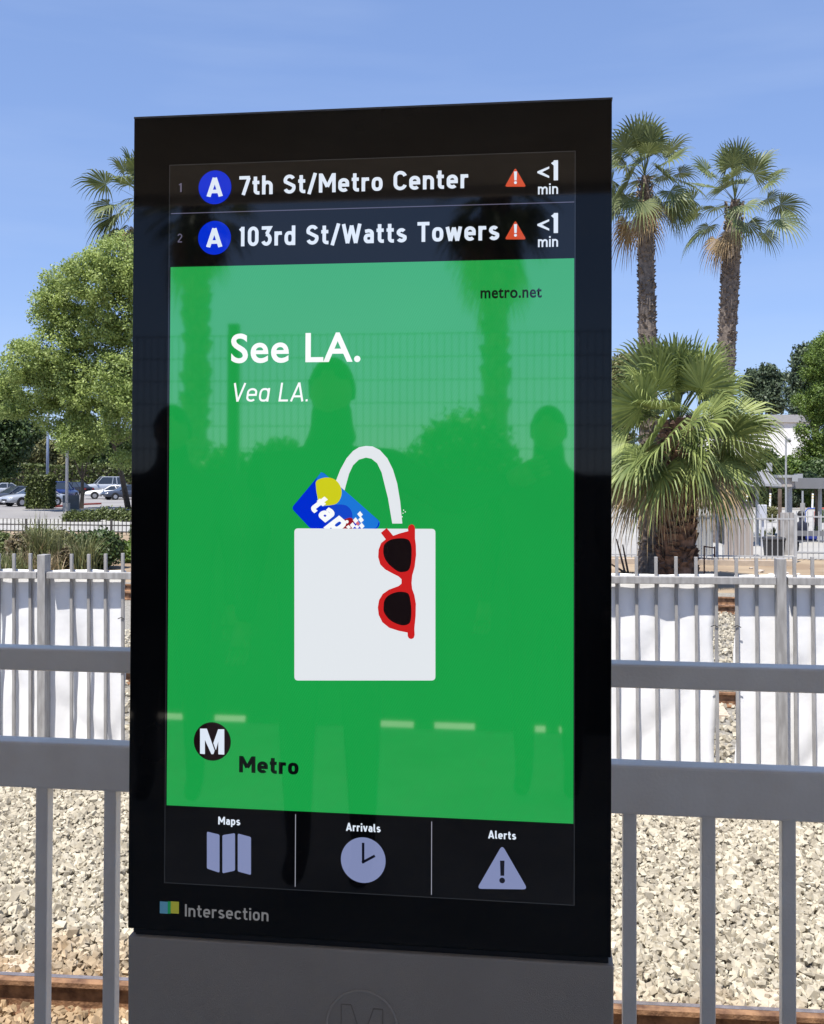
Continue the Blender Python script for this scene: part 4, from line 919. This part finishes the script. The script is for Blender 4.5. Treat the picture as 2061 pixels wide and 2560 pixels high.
for i, (L_, Y_, m_, lab) in enumerate((([(1925, 1165, 26), (1920, 1140, 12), (1940, 1190, 22)], 86, M_leafB, 'pointed green conifer shrub in front of the white building'),
        ([(1975, 1175, 30), (2000, 1190, 24), (1955, 1195, 18)], 88, M_leafE, 'rounded green shrub under the white building'),
        ([(2030, 1190, 34), (2062, 1180, 34), (2010, 1210, 20)], 87, M_leafB, 'dark green shrub mass below the bright tree'),
        ([(1888, 1168, 22), (1870, 1185, 22), (1850, 1170, 28)], 89, M_leafD, 'dry olive bush left of the conifer shrub'))):
    b = at(L_[0][0], 1240, Y_); b.z = G
    tree('bushy_tree', b, lobes_px(L_, Y_, .4, 30+i), 4000, .13, m_, lab, 80+i, trunk_r=.1, limbs=3, group='bushy trees before the white building', gap=.6)
a = at(1800, 1240, 92).x; b_ = at(2110, 1240, 92).x
hedge('dark_hedge', ((a+b_)/2, 92.5, G), (b_-a)/2, 1.0, at(1900, 1205, 92).z-G, 6000, .16, M_leafB, 'dark hedge behind the bollards beyond the bus roadway', seed=15)
# tree row hidden behind the kiosk, seen only from the side
for i in range(6):
    b = Vector((-32+i*6.2, 125+(i % 3)*6, G)); hh = 6+(i*7 % 4)
    lb = [(b+Vector((random.uniform(-2, 2), random.uniform(-1.5, 1.5), hh*.6+random.uniform(-1.5, 2))), random.uniform(1.3, 2.4)) for _ in range(7)]
    tree('distant_tree', b, lb, 2500, .28, (M_leafB, M_leafC, M_hedge)[i % 3], f'{ORD[i]} tree from the left in the distant row behind the kiosk', 90+i, limbs=3, group='distant trees behind the kiosk')
# ------------------------------------------------------------------ white building
M_wwall = mat('white_painted_wall', (.82, .82, .82), .8, var=.01)
M_gwall = mat('grey_fascia', (.36, .36, .37), .7, var=.04)
YB = 118; e = empty('white_warehouse', (at(1960, 1100, YB).x, YB, G)); cxb = e.location.x
x0_, x1_ = at(1700, 1100, YB).x-cxb, at(2026, 1100, YB).x-cxb; zt_ = at(1950, 1037, YB).z-G; zm = at(1950, 1056, YB).z-G; zl_ = at(1950, 1144, YB).z-G
MB().box(x0_, x1_, 0, 15, zl_, zm).build('wall', M_wwall, e)
MB().box(x0_, x1_, .25, 15, 0, zl_-.002).build('lower_wall', M_gwall, e)
MB().box(x0_-.1, x1_+.1, -.25, 15.1, zm+.002, zt_).build('parapet', M_gwall, e)
MB().tube([(x1_-.6, -.1, zl_), (x1_-.6, -.1, zm)], .06, 6).build('downpipe', M_gwall, e)
tag(e, 'white windowless building with grey parapet behind the bus shelter', 'building')
# ------------------------------------------------------------------ bus stop area right
def wx(px, Y): return at(px, 1250, Y).x
def wz(py, Y, px=1900): return at(px, py, Y).z
M_sgrey = mat('shelter_grey_paint', (.17, .17, .178), .5, var=.05, scale=2); M_slt = mat('shelter_light_grey', (.33, .34, .35), .5, var=.04); M_roof = mat('metal_roof', (.24, .24, .25), .4, var=.04)
YS = 41
e = empty('bus_shelter', (wx(1870, YS), YS, G)); c0 = e.location.x
def SB(p0, p1, ya, yb_, z0, z1): return MB().box(wx(p0, YS)-c0, wx(p1, YS)-c0, ya, yb_, wz(z1, YS)-G, wz(z0, YS)-G)
xa_, xb_ = wx(1790, YS)-c0, wx(1941, YS)-c0; xr = wx(1927, YS)-c0; ze = wz(1209, YS)-G; zr = wz(1179, YS)-G
m = MB().add([(xa_, -.9, ze), (xb_, -.9, ze), (xb_, 1.9, ze), (xa_, 1.9, ze), (xa_+.6, .5, zr), (xr, .5, zr)], [(0, 1, 5, 4), (1, 2, 5), (2, 3, 4, 5), (3, 0, 4), (3, 2, 1, 0)]); m.build('hipped_roof', M_roof, e)
for k_ in range(9):
    t_ = (k_+.5)/9; xs0 = xa_+(xb_-xa_)*t_; xs1 = xa_+.6+(xr-xa_-.6)*t_
    MB().tube([(xs0, -.9, ze+.02), (xs1, .5, zr+.02)], .018, 4).build('seam', M_roof, e)
MB().box(xa_, xb_, -.92, -.86, wz(1215, YS)-G, ze-.003).build('gutter', M_slt, e)
for px in (1829, 1893.5): MB().box(wx(px-3.5, YS)-c0, wx(px+3.5, YS)-c0, -.06, .06, 0, ze).build('column', M_slt, e)
SB(1810, 1890, -.3, -.2, 1226, 1217).build('beam', M_sgrey, e)
tag(e, 'grey bus shelter with sloped standing seam roof right of the short palm', 'bus shelter')
YT = 43
e = empty('flat_canopy', (wx(2010, YT), YT, G)); c0 = e.location.x
def TB(p0, p1, ya, yb_, z0, z1, Y=YT): return MB().box(wx(p0, Y)-c0, wx(p1, Y)-c0, ya, yb_, wz(z1, Y)-G, wz(z0, Y)-G)
TB(1980, 2140, 0, 4, 1195, 1221).build('roof_fascia', M_sgrey, e); TB(1940, 1977, -.6, 2, 1194, 1216).build('side_fascia', mat('beige_fascia', (.38, .34, .31), .7), e)
TB(1935, 1984, -.7, 2.2, 1187, 1193.8).build('box_gutter', M_slt, e); TB(1970, 1984, -.75, -.1, 1188, 1203).build('end_block', M_slt, e)
TB(1969, 1978, -.2, .1, 1203, 1395).build('column', M_slt, e); TB(2000, 2014, .4, 1.0, 1184, 1195).build('roof_vent', M_slt, e)
for px in (2057,): TB(px, px+5, .4, .7, 1221, 1380).build('column', M_slt, e)
tag(e, 'long flat grey canopy beside the bus shelter at the right edge', 'canopy')
e = empty('camera_mast', (wx(1965.5, 40), 40, G)); mz = lambda py: wz(py, 40)-G
MB().tube([(0, 0, 0), (0, 0, mz(1092))], .035, 8).build('pole', M_slt, e); MB().box(.03, .16, -.06, .06, mz(1106), mz(1096)).build('camera_head', M_slt, e, bevel=.01)
MB().tube([(.09, -.06, mz(1101)), (.16, -.10, mz(1103))], .03, 8).build('camera_lens', M_dark, e)
tag(e, 'thin grey mast with a security camera above the flat canopy', 'mast')
e = empty('floodlight', (wx(1931, YS), YS+.5, zr+G)); MB().box(-.1, .1, -.08, .08, 0, .34).build('housing', M_slt, e, bevel=.02); MB().tube([(-.3, 0, .02), (.05, 0, .1)], .03, 6).build('bracket', M_slt, e)
tag(e, 'small white floodlight on the shelter roof ridge', 'floodlight')
# enclosures, boards, cabinets
M_panel = mat('ribbed_beige_panel', (.30, .26, .24), .8, col2=(.37, .33, .30), scale=1.2, stretch=(5, 1, .4)); M_pgrey = mat('ribbed_grey_panel', (.24, .24, .235), .8, col2=(.34, .34, .33), scale=1.2, stretch=(5, 1, .4))
YE = 35.5
def board_wall(name, p0, p1, y0_, y1_, Y, m, lab, nb, cat='enclosure', cap=None):
    e = empty(name, (wx((p0+p1)/2, Y), Y, G)); c = e.location.x; zz = wz(y0_, Y)-G; w_ = (wx(p1, Y)-wx(p0, Y))/nb
    for i in range(nb):
        xx = wx(p0, Y)-c+w_*i; d_ = .03*(i % 2); MB().box(xx+.004, xx+w_-.004, d_, .10+d_, 0, zz).build('board', m, e)
    if cap: MB().box(wx(p0, Y)-c-.03, wx(p1, Y)-c+.03, -.05, .35, zz, zz+.05).build('cap', cap, e)
    tag(e, lab, cat); return e
board_wall('board_enclosure', 1812, 1884, 1257, 1405, YE, M_panel, 'beige vertical board enclosure under the bus shelter', 9, cap=M_dark)
board_wall('board_screen', 1718, 1783, 1290, 1402, YE+.6, M_pgrey, 'grey vertical board screen right of the short palm trunk', 7)
board_wall('weathered_panel', 1952, 1986, 1281, 1392, 36.5, mat('weathered_board', (.26, .245, .23), .9, col2=(.42, .40, .385), scale=3, stretch=(3, 1, .8)), 'weathered grey panel right of the black trash bin', 3, 'panel')
def simple_box(name, p0, p1, y0_, y1_, Y, m, lab, cat, dep=.4, parts=None):
    e = empty(name, (wx((p0+p1)/2, Y), Y, G)); c = e.location.x; hw = (wx(p1, Y)-wx(p0, Y))/2; z0, z1 = max(0, wz(y1_, Y)-G), wz(y0_, Y)-G
    MB().box(-hw, hw, 0, dep, z0, z1).build('housing', m, e, bevel=.02); MB().box(-hw*.9, hw*.9, -.015, -.002, z0+(z1-z0)*.06, z1-(z1-z0)*.06).build('door', m, e)
    if z0 > .05: MB().box(-.05, .05, .1, .2, 0, z0).build('stand', m, e)
    tag(e, lab, cat); return e
simple_box('utility_cabinet', 1899, 1918, 1262, 1300, 40, mat('pale_blue_grey_box', (.48, .49, .54), .6), 'pale grey utility cabinet right of the shelter column', 'cabinet')
e = empty('trash_bin', (wx(1935, 35.8), 35.8, G)); hb = wz(1342, 35.8)-G
MB().add([(-.26, -.26, 0), (.26, -.26, 0), (.26, .26, 0), (-.26, .26, 0), (-.31, -.31, hb*.82), (.31, -.31, hb*.82), (.31, .31, hb*.82), (-.31, .31, hb*.82)], [(0, 3, 2, 1), (4, 5, 6, 7), (0, 1, 5, 4), (1, 2, 6, 5), (2, 3, 7, 6), (3, 0, 4, 7)]).build('bin_body', M_dark, e)
MB().box(-.33, .33, -.33, .33, hb*.82+.003, hb).build('lid', mat('charcoal_plastic', (.03, .03, .033), .5), e, bevel=.04)
tag(e, 'black trash bin behind the white picket fence', 'trash bin')
M_wood = mat('brown_wood', (.11, .075, .055), .85, col2=(.19, .14, .11), scale=4)
e = empty('wooden_post', (wx(1950, 38), 38, G)); MB().box(-.055, .055, -.06, .06, 0, wz(1222, 38)-G).build('post_shaft', M_wood, e, bevel=.008); MB().box(-.09, .09, -.09, .09, 0, .12).build('post_foot', M_conc, e)
tag(e, 'brown wooden post between the bus shelter and the flat canopy', 'post')
for i, (px, lab) in enumerate(((1867, 'white bollard post with yellow bands nearest the short palm'), (1925, 'white bollard post with yellow bands in the middle'), (2031, 'white bollard post with yellow bands near the right edge'))):
    Y = 84.5; e = empty('bollard', (wx(px, Y), Y, G)); h_ = wz(1233, Y)-G
    MB().tube([(0, 0, 0), (.05, 0, h_)], .075, 10).build('tube', M_wwall, e)
    for zz in (.7, .85): MB().tube([(.05*zz, 0, h_*zz), (.05*zz, 0, h_*(zz+.05))], .08, 10).build('band', mat('yellow_band', (.6, .42, .05), .5), e)
    tag(e, lab, 'bollard', 'white bollards along the far kerb')
e = empty('guard_post', (wx(2007, 50), 50, G)); MB().tube([(0, 0, 0), (0, 0, wz(1257, 50)-G)], .11, 12).build('concrete_foot', M_conc, e); MB().tube([(0, 0, 0), (0, 0, wz(1222, 50)-G)], .045, 8).build('pole', M_slt, e)
tag(e, 'grey pole on a pale round concrete foot below the flat canopy', 'post')
bs = [(1910, 1243, 12, M_hedge, 'round green bush left of the middle bollard'), (1948, 1243, 10, M_leafD, 'small brownish bush behind the wooden post'), (1993, 1235, 15, M_leafC, 'grey green rounded bush behind the guard post'), (2018, 1246, 14, M_leafE, 'bright yellow green round bush left of the right bollard'), (1985, 1252, 14, M_hedge, 'low green bush below the grey green one'), (2050, 1246, 18, M_leafD, 'brown green bush at the right edge')]
for i, (px, py, rp, m_, lab) in enumerate(bs):
    Y = 86.5+i*.3; shrub('round_bush', px, py-rp, 1262, rp*1.15, Y, m_, lab, 100+i, 1800, .07, 'bush', 'round bushes beyond the roadway', gap=.9)
shrub('round_bush', 1929, 1268, 1295, 11, 62, M_leafD, 'olive bush on the island right of the utility cabinet', 110, 1500, .06, 'bush', gap=.9)
shrub('round_bush', 2052, 1276, 1296, 10, 62, M_leafB, 'dark small bush near the bike rack', 111, 1200, .06, 'bush', gap=.9)
def agave(px, py, rp, Y, lab, seed):
    b = at(px, py, Y); b.z = G; zb2 = max(.0, wz(py+rp*.7, Y)-G); e = empty('agave', (b.x, Y, G)); V = []; F = []; r = random.Random(seed); L_ = rp*Y/FPX
    for k_ in range(26):
        az = r.uniform(0, 6.28); el = R(r.uniform(10, 85)); d = Vector((math.cos(az)*math.cos(el), math.sin(az)*math.cos(el), math.sin(el))); s_ = Vector((-math.sin(az), math.cos(az), 0))*.03
        o_ = Vector((0, 0, zb2)); k = len(V); V += [o_-s_, o_+s_, o_+d*L_*.5+s_*1.3, o_+d*L_*.5-s_*1.3, o_+d*L_]; F += [(k, k+1, k+2), (k, k+2, k+3), (k+3, k+2, k+4)]
    link('leaves', mesh_np('leaves', V, F, M_grass), e)
    MB().box(-.35, .35, -.35, .35, 0, zb2).build('planter_soil', M_conc, e); tag(e, lab, 'agave', 'spiky agaves between the shelters')
agave(1907, 1325, 24, 44, 'spiky agave left of the trash bin', 1); agave(1935, 1322, 22, 45, 'spiky agave above the trash bin', 2); agave(2045, 1320, 26, 44, 'spiky agave right of the seated person', 3)
m = MB()
M_rb = mat('red_tube', (.45, .05, .04), .4)
e = empty('bike_rack', (wx(2045, 58), 58, G)); h_ = wz(1270, 58)-G
for k_, mm_ in ((-.25, mat('blue_tube', (.05, .10, .35), .4)), (.25, M_rb)):
    MB().tube([(k_-.4, 0, 0), (k_-.4, 0, h_*.8), (k_-.25, 0, h_), (k_+.25, 0, h_), (k_+.4, 0, h_*.8), (k_+.4, 0, 0)], .035, 6).build('hoop', mm_, e)
tag(e, 'red and blue hoops of a bike rack near the right edge', 'bike rack')
e = empty('slender_tree', (wx(2040, 46), 46, G)); MB().tube([(0, 0, 0), (.03, 0, 1.5), (-.02, 0, wz(1222, 46)-G)], [.09, .06, .045], 8).build('trunk', M_bark, e, smooth=True)
leaves('crown', [(Vector((0, 1.2, wz(1205, 46)-G)), .5)], 500, .05, M_leafB, e, 5)
tag(e, 'thin dark tree trunk right of the seated person', 'tree')
# person seated on a bench, far right
def skin_body(name, verts, edges, rad, m, parent=None, sub=2, loc=(0, 0, 0), rz=0, root=0):
    me = bpy.data.meshes.new(name); me.from_pydata(verts, edges, []); o = link(name, me, parent, loc); o.rotation_euler = (0, 0, rz)
    md = o.modifiers.new('skin', 'SKIN'); md.use_smooth_shade = True
    for i, v in enumerate(me.skin_vertices[0].data): v.radius = rad[i] if isinstance(rad[i], tuple) else (rad[i], rad[i]); v.use_root = (i == root)
    s2 = o.modifiers.new('sub', 'SUBSURF'); s2.levels = sub; s2.render_levels = sub
    me.materials.append(m); return o
M_cloth = mat('navy_cloth', (.015, .018, .035), .85, var=.2); M_skin = mat('skin', (.22, .13, .09), .6)
YQ = 37.5; e = empty('person', (wx(2004, YQ), YQ, G), R(200)); tag(e, 'person in dark clothes seated on the bench beyond the fence, back to the tracks', 'person')
sv = [(0, 0, .50), (0, .02, .72), (0, .03, .95), (0, 0, 1.10), (0, -.03, 1.22), (0, -.04, 1.36), (.10, -.02, .50), (.12, -.44, .50), (.13, -.46, .25), (.13, -.48, .06), (.13, -.62, .04), (-.10, -.02, .50), (-.12, -.44, .50), (-.13, -.44, .25), (-.13, -.44, .06), (-.13, -.60, .04),
      (.19, .02, 1.02), (.24, -.04, .76), (.16, -.26, .66), (-.19, .02, 1.02), (-.24, -.04, .76), (-.16, -.26, .66)]
se = [(0, 1), (1, 2), (2, 3), (3, 4), (4, 5), (0, 6), (6, 7), (7, 8), (8, 9), (9, 10), (0, 11), (11, 12), (12, 13), (13, 14), (14, 15), (2, 16), (16, 17), (17, 18), (2, 19), (19, 20), (20, 21)]
sr = [(.21, .15), (.21, .14), (.22, .14), .07, .075, .10, .10, .08, .06, .045, .04, .10, .08, .06, .045, .04, .065, .05, .035, .065, .05, .035]
skin_body('body', sv, se, sr, M_cloth, e)
MB().tube([(0, -.04, 1.30), (0, -.03, 1.36), (0, -.03, 1.47)], [.115, .125, .07], 12).build('hair', mat('dark_hair', (.012, .01, .01), .6), e, smooth=True)
e = empty('bench', (wx(2015, YQ), YQ, G)); MB().box(-1.0, 1.2, -.25, .22, .42, .46).build('seat', M_sgrey, e)
for x in (-.9, 1.1): MB().box(x-.03, x+.03, -.2, .2, 0, .42).build('leg', M_sgrey, e)
MB().box(-1.0, 1.2, -.32, -.28, .62, .80).build('backrest', M_sgrey, e)
tag(e, 'grey bench under the flat canopy beyond the fence', 'bench')
e = MB().box(-.19, .19, -.12, .12, 0, .24).build('blue_bag', mat('blue_nylon', (.02, .04, .26), .7), bevel=.06); e.location = (wx(2027, YQ), YQ-.05, G+.462); tag(e, 'bright blue bag on the bench beside the seated person', 'bag')
# white picket fences on the right
M_wf = mat('white_fence_paint', (.40, .41, .42), .5, var=.05, scale=3)
YW = 33.5
picket_fence('picket_fence', wx(1500, YW), wx(1989, YW), YW, wz(1285, YW), wz(1295, YW), wz(1391, YW), M_wf, 'pale low picket fence behind the short palm, ending left of the seated person', .165, .026, posts=(wx(1603, YW), wx(1793, YW), wx(1989, YW)), rail_h=.045)
picket_fence('picket_fence', wx(1992, YW+1), wx(2150, YW+1), YW+1, wz(1277, YW+1), wz(1289, YW+1), wz(1379, YW+1), M_wf, 'pale picket fence panel in front of the seated person at the right edge', .17, .026, posts=(), rail_h=.045)
# concrete edging, debris, rusty frame, sticks
m = MB().box(wx(1500, 32), wx(1990, 32), 32, 32.3, G, G+.16); tag(m.build('concrete_edging', mat('dusty_edging', (.40, .33, .26), .9, var=.1)), 'dusty concrete edging at the foot of the low picket fence', 'edging')
e = empty('rusty_frame', (wx(1772, 29), 29, G)); zf = wz(1366, 29)-G; hw = (wx(1783, 29)-wx(1761, 29))/2; M_rs = mat('rusty_iron', (.13, .05, .03), .9, col2=(.25, .12, .08), scale=9)
for x, y in ((-hw, 0), (hw, -.25)): MB().box(x-.018, x+.018, y-.018, y+.018, 0, zf).build('leg', M_rs, e)
MB().tube([(-hw, 0, zf-.02), (hw, -.25, zf-.04)], .018, 5).build('crossbar', M_rs, e); tag(e, 'small rusty iron frame right of the short palm trunk', 'iron frame')
e = empty('dry_sticks', (wx(1556, 28), 28, G))
for i, (a_, b_2) in enumerate((((-.15, 0, 1.0), (.1, 0, 0)), ((.02, .1, .85), (.18, .1, 0)), ((-.3, -.1, .35), (.1, 0, .1)))): MB().tube([a_, b_2], [.02, .035], 5).build('stick', M_wood, e)
tag(e, 'dry broken palm stalks leaning beside the kiosk edge', 'stalks')
V = []; F = []; r = random.Random(3)
for i in range(5): frond_geo(V, F, np.array([r.uniform(-.5, .5), r.uniform(-.4, .4), .12]), r.uniform(0, 6.28), R(8), .4, .8, .3, r, 22, tipd=.35)
o = link('fallen_fronds', mesh_np('fallen_fronds', V, F, M_dead)); o.location = (wx(1590, 27.5), 27.4, G); tag(o, 'heap of dry fallen fronds at the foot of the short palm', 'fronds')
rr = random.Random(9)
for i in range(9):
    s_ = rr.uniform(.05, .14); px = 1790+i*29+rr.uniform(-8, 8); Y = rr.uniform(27.5, 31.5); c = Vector((wx(px, Y), Y, G+s_*.3))
    bm = bmesh.new(); bmesh.ops.create_icosphere(bm, subdivisions=1, radius=s_)
    for v in bm.verts: v.co = Vector((v.co.x*1.2, v.co.y, v.co.z*.6))*rr.uniform(.75, 1.2)
    me = bpy.data.meshes.new('rock'); bm.to_mesh(me); bm.free(); me.materials.append(mat('pale_rock', (.50, .45, .40), .9, var=.1))
    tag(link('rock', me, None, c), f'loose pale rock on the dirt, {ORD[i]} of nine outward from the short palm', 'rock', 'loose pale rocks on the dirt')

# ------------------------------------------------------------------ behind the viewer: what the screen reflects
e = empty('added_board_barrier', (0, -2.7, 0)); M_bw = mat('dark_barrier_board', (.06, .052, .045), .9, var=.2, scale=3); m = MB(); q_ = random.Random(2)  # unseen barrier added to darken the lower part of the reflection
MB().box(-9, 6, -.04, 0, .042, 1.42).build('boards', M_bw, e); MB().box(-9, 6, -.06, .03, 1.423, 1.50).build('coping', M_cab, e)
x = -9
while x < 6:
    w_ = q_.choice((.05, .08, .35, .6, .12)); m.box(x, x+w_, -.035, -.003, 0, .039); x += w_+q_.choice((.10, .2, .24, .06))
m.build('streak_gap_blocks', M_bw, e)  # blocks added with gaps that let sunlight through as broken streaks
tag(e, 'added dark board barrier behind the viewer, making the dark band low in the screen reflection', 'barrier')
M_wire = mat('dark_wire', (.02, .02, .02), .5)
e = empty('mesh_fence', (0, -2.85, 1.5)); m = MB()
for i in range(250):
    x = -6+i*.045; m.box(x-.0016, x+.0016, -.0016, .0016, 0, .86)
m.build('upright_wires', M_wire, e); m = MB()
for i in range(7): m.box(-6, 5.3, -.005, -.0017, .01+i*.14, .014+i*.14)
m.build('cross_wires', M_wire, e)
for x in (-4.4, -1.9, .62, 3.1): MB().box(x-.03, x+.03, .004, .06, 0, .92).build('post', M_wire, e)
tag(e, 'black welded wire mesh fence with dark posts reflected in the kiosk glass', 'fence')
def mirror_pt(px, py, D):     # point seen in the glass at photo pixel, D = depth of its mirror image
    q = at(px, py, D); return Vector((q.x, 2*YK-D, q.z))
q = mirror_pt(493, 500, 22); 
palm('fan palm behind the viewer mirrored on the left of the screen', (q.x, q.y, G), q.z-G, .27, .24, 30, .8, .8, M_frond2, 31, dead=8, boots=200, nl=24, group=None, bootlen=.3)
q = mirror_pt(1240, 470, 22)
palm('broad fan palm behind the viewer mirrored on the right of the screen', (q.x, q.y, G), q.z-G, .27, .24, 44, .95, .9, M_frond2, 33, dead=14, boots=200, nl=24, group=None, bootlen=.3)
for px, py, D, rp, nm in ((1165, 1120, 7.5, 95, 'left'), (700, 1160, 8.5, 55, 'mid'), (560, 1175, 8.5, 45, 'small')):
    q = mirror_pt(px, py, D); rr_ = rp*D/FPX; e = empty('planted_shrub', (q.x, q.y, 0))
    MB().tube([(0, 0, -.1), (0, 0, q.z)], .04, 6).build('stem', M_bark, e)
    leaves('foliage', [(Vector((0, 0, q.z)), rr_), (Vector((rr_*.5, 0, q.z-rr_*.5)), rr_*.8), (Vector((-rr_*.6, 0, q.z-rr_*.4)), rr_*.8)], 2500, .03, M_leafB, e, 7, gap=.9)
    tag(e, {'left': 'rounded dark shrub above the wall mirrored beside the bag handle', 'mid': 'dark shrub above the wall mirrored right behind the viewer', 'small': 'small dark shrub above the wall mirrored at the screen left'}[nm], 'shrub')
# standing people
def stand_person(label, x, y, face, H, cloth, armr=None, seed=0, hat=False):
    """face: heading in degrees, 90 looks along +Y"""
    e = empty('person', (x, y, 0), R(face-90)); k = H/1.75
    v = [(0, 0, .95), (0, .01, 1.15), (0, 0, 1.36), (0, -.01, 1.47), (0, .0, 1.54), (0, .015, 1.64),
         (.10, 0, .88), (.11, .02, .48), (.11, -.02, .10), (.11, .12, .05), (-.10, 0, .88), (-.11, .02, .48), (-.11, -.02, .10), (-.11, .12, .05),
         (.21, 0, 1.40), (.27, -.02, 1.12), (.28, .08, .88), (-.21, 0, 1.40), (-.27, -.02, 1.12), (-.28, .08, .88)]
    if armr: v[14:17] = [(.21, 0, 1.40)]+armr
    ed = [(0, 1), (1, 2), (2, 3), (3, 4), (4, 5), (0, 6), (6, 7), (7, 8), (8, 9), (0, 10), (10, 11), (11, 12), (12, 13), (2, 14), (14, 15), (15, 16), (2, 17), (17, 18), (18, 19)]
    rd = [(.19, .13), (.19, .13), (.22, .13), .11, .068, (.085, .10), .095, .065, .042, .04, .095, .065, .042, .04, .07, .05, .036, .07, .05, .036]
    v = [(a*k, b*k, c*k) for a, b, c in v]; rd = [(q[0]*k, q[1]*k) if isinstance(q, tuple) else q*k for q in rd]
    bd = skin_body('body', v, ed, rd, cloth, e)
    # head and hair
    bm = bmesh.new(); bmesh.ops.create_uvsphere(bm, u_segments=20, v_segments=14, radius=1)
    for q in bm.verts:
        xx, yy, zz = q.co; jaw = 1-.25*max(0, -zz); q.co = (xx*.078*jaw, yy*.098*(jaw*.6+.4)+(.014 if abs(xx) < .2 and yy > .85 and abs(zz) < .3 else 0), zz*.118)
    me = bpy.data.meshes.new('head'); bm.to_mesh(me); bm.free(); me.materials.append(M_skin); me.polygons.foreach_set('use_smooth', [True]*len(me.polygons)); link('head', me, e, (0, .015*k, 1.645*k))
    bm = bmesh.new(); bmesh.ops.create_uvsphere(bm, u_segments=20, v_segments=14, radius=1)
    for q in bm.verts: q.co = (q.co.x*.087, q.co.y*.105-.012, max(q.co.z, -.25 if q.co.y < .2 else .3)*.125)
    me = bpy.data.meshes.new('hair'); bm.to_mesh(me); bm.free(); me.materials.append(MATS['dark_hair']); link('hair', me, e, (0, .012*k, 1.655*k))
    for sx_h, hp in ((1, v[16]), (-1, v[19])):     # hands
        hp = Vector(hp); fw_ = (Vector(v[16 if sx_h == 1 else 19])-Vector(v[15 if sx_h == 1 else 18])).normalized(); hm = MB(); hm.tube([hp, hp+fw_*.09], [.028, .038], 8)
        sdv = fw_.cross(Vector((0, 1, 0))).normalized()
        for f in range(4): p_ = hp+fw_*.085+sdv*(f-1.5)*.019; hm.tube([p_, p_+fw_*.035+Vector((0, .008, 0)), p_+fw_*(.055+.006*(1.5-abs(f-1.5)))+Vector((0, .03, 0))], [.009, .009, .007], 6)
        p_ = hp+fw_*.03+sdv*-.03*sx_h; hm.tube([p_, p_+fw_*.03+Vector((0, .03, 0)), p_+fw_*.05+Vector((0, .045, 0))], [.011, .01, .008], 6); hm.build('hand', M_skin, e, smooth=True)
    tag(e, label, 'person'); return e
q = mirror_pt(831, 985, 3.75)
stand_person('person with broad shoulders mirrored in the middle of the screen, arm stretched to one side', q.x, q.y-.0, 88, (q.z-0)/1.645*1.75, mat('black_cloth', (.02, .02, .022), .85), armr=[(.42, .10, 1.28), (.60, .20, 1.36)])
q = mirror_pt(432, 1085, 4.6)
stand_person('person mirrored at the left edge of the screen', q.x, q.y, 80, q.z/1.645*1.75, mat('charcoal_cloth', (.03, .028, .03), .85))
q = mirror_pt(1372, 1085, 4.9)
stand_person('person mirrored at the right edge of the screen', q.x, q.y, 95, q.z/1.645*1.75, mat('brown_cloth', (.04, .03, .025), .85))
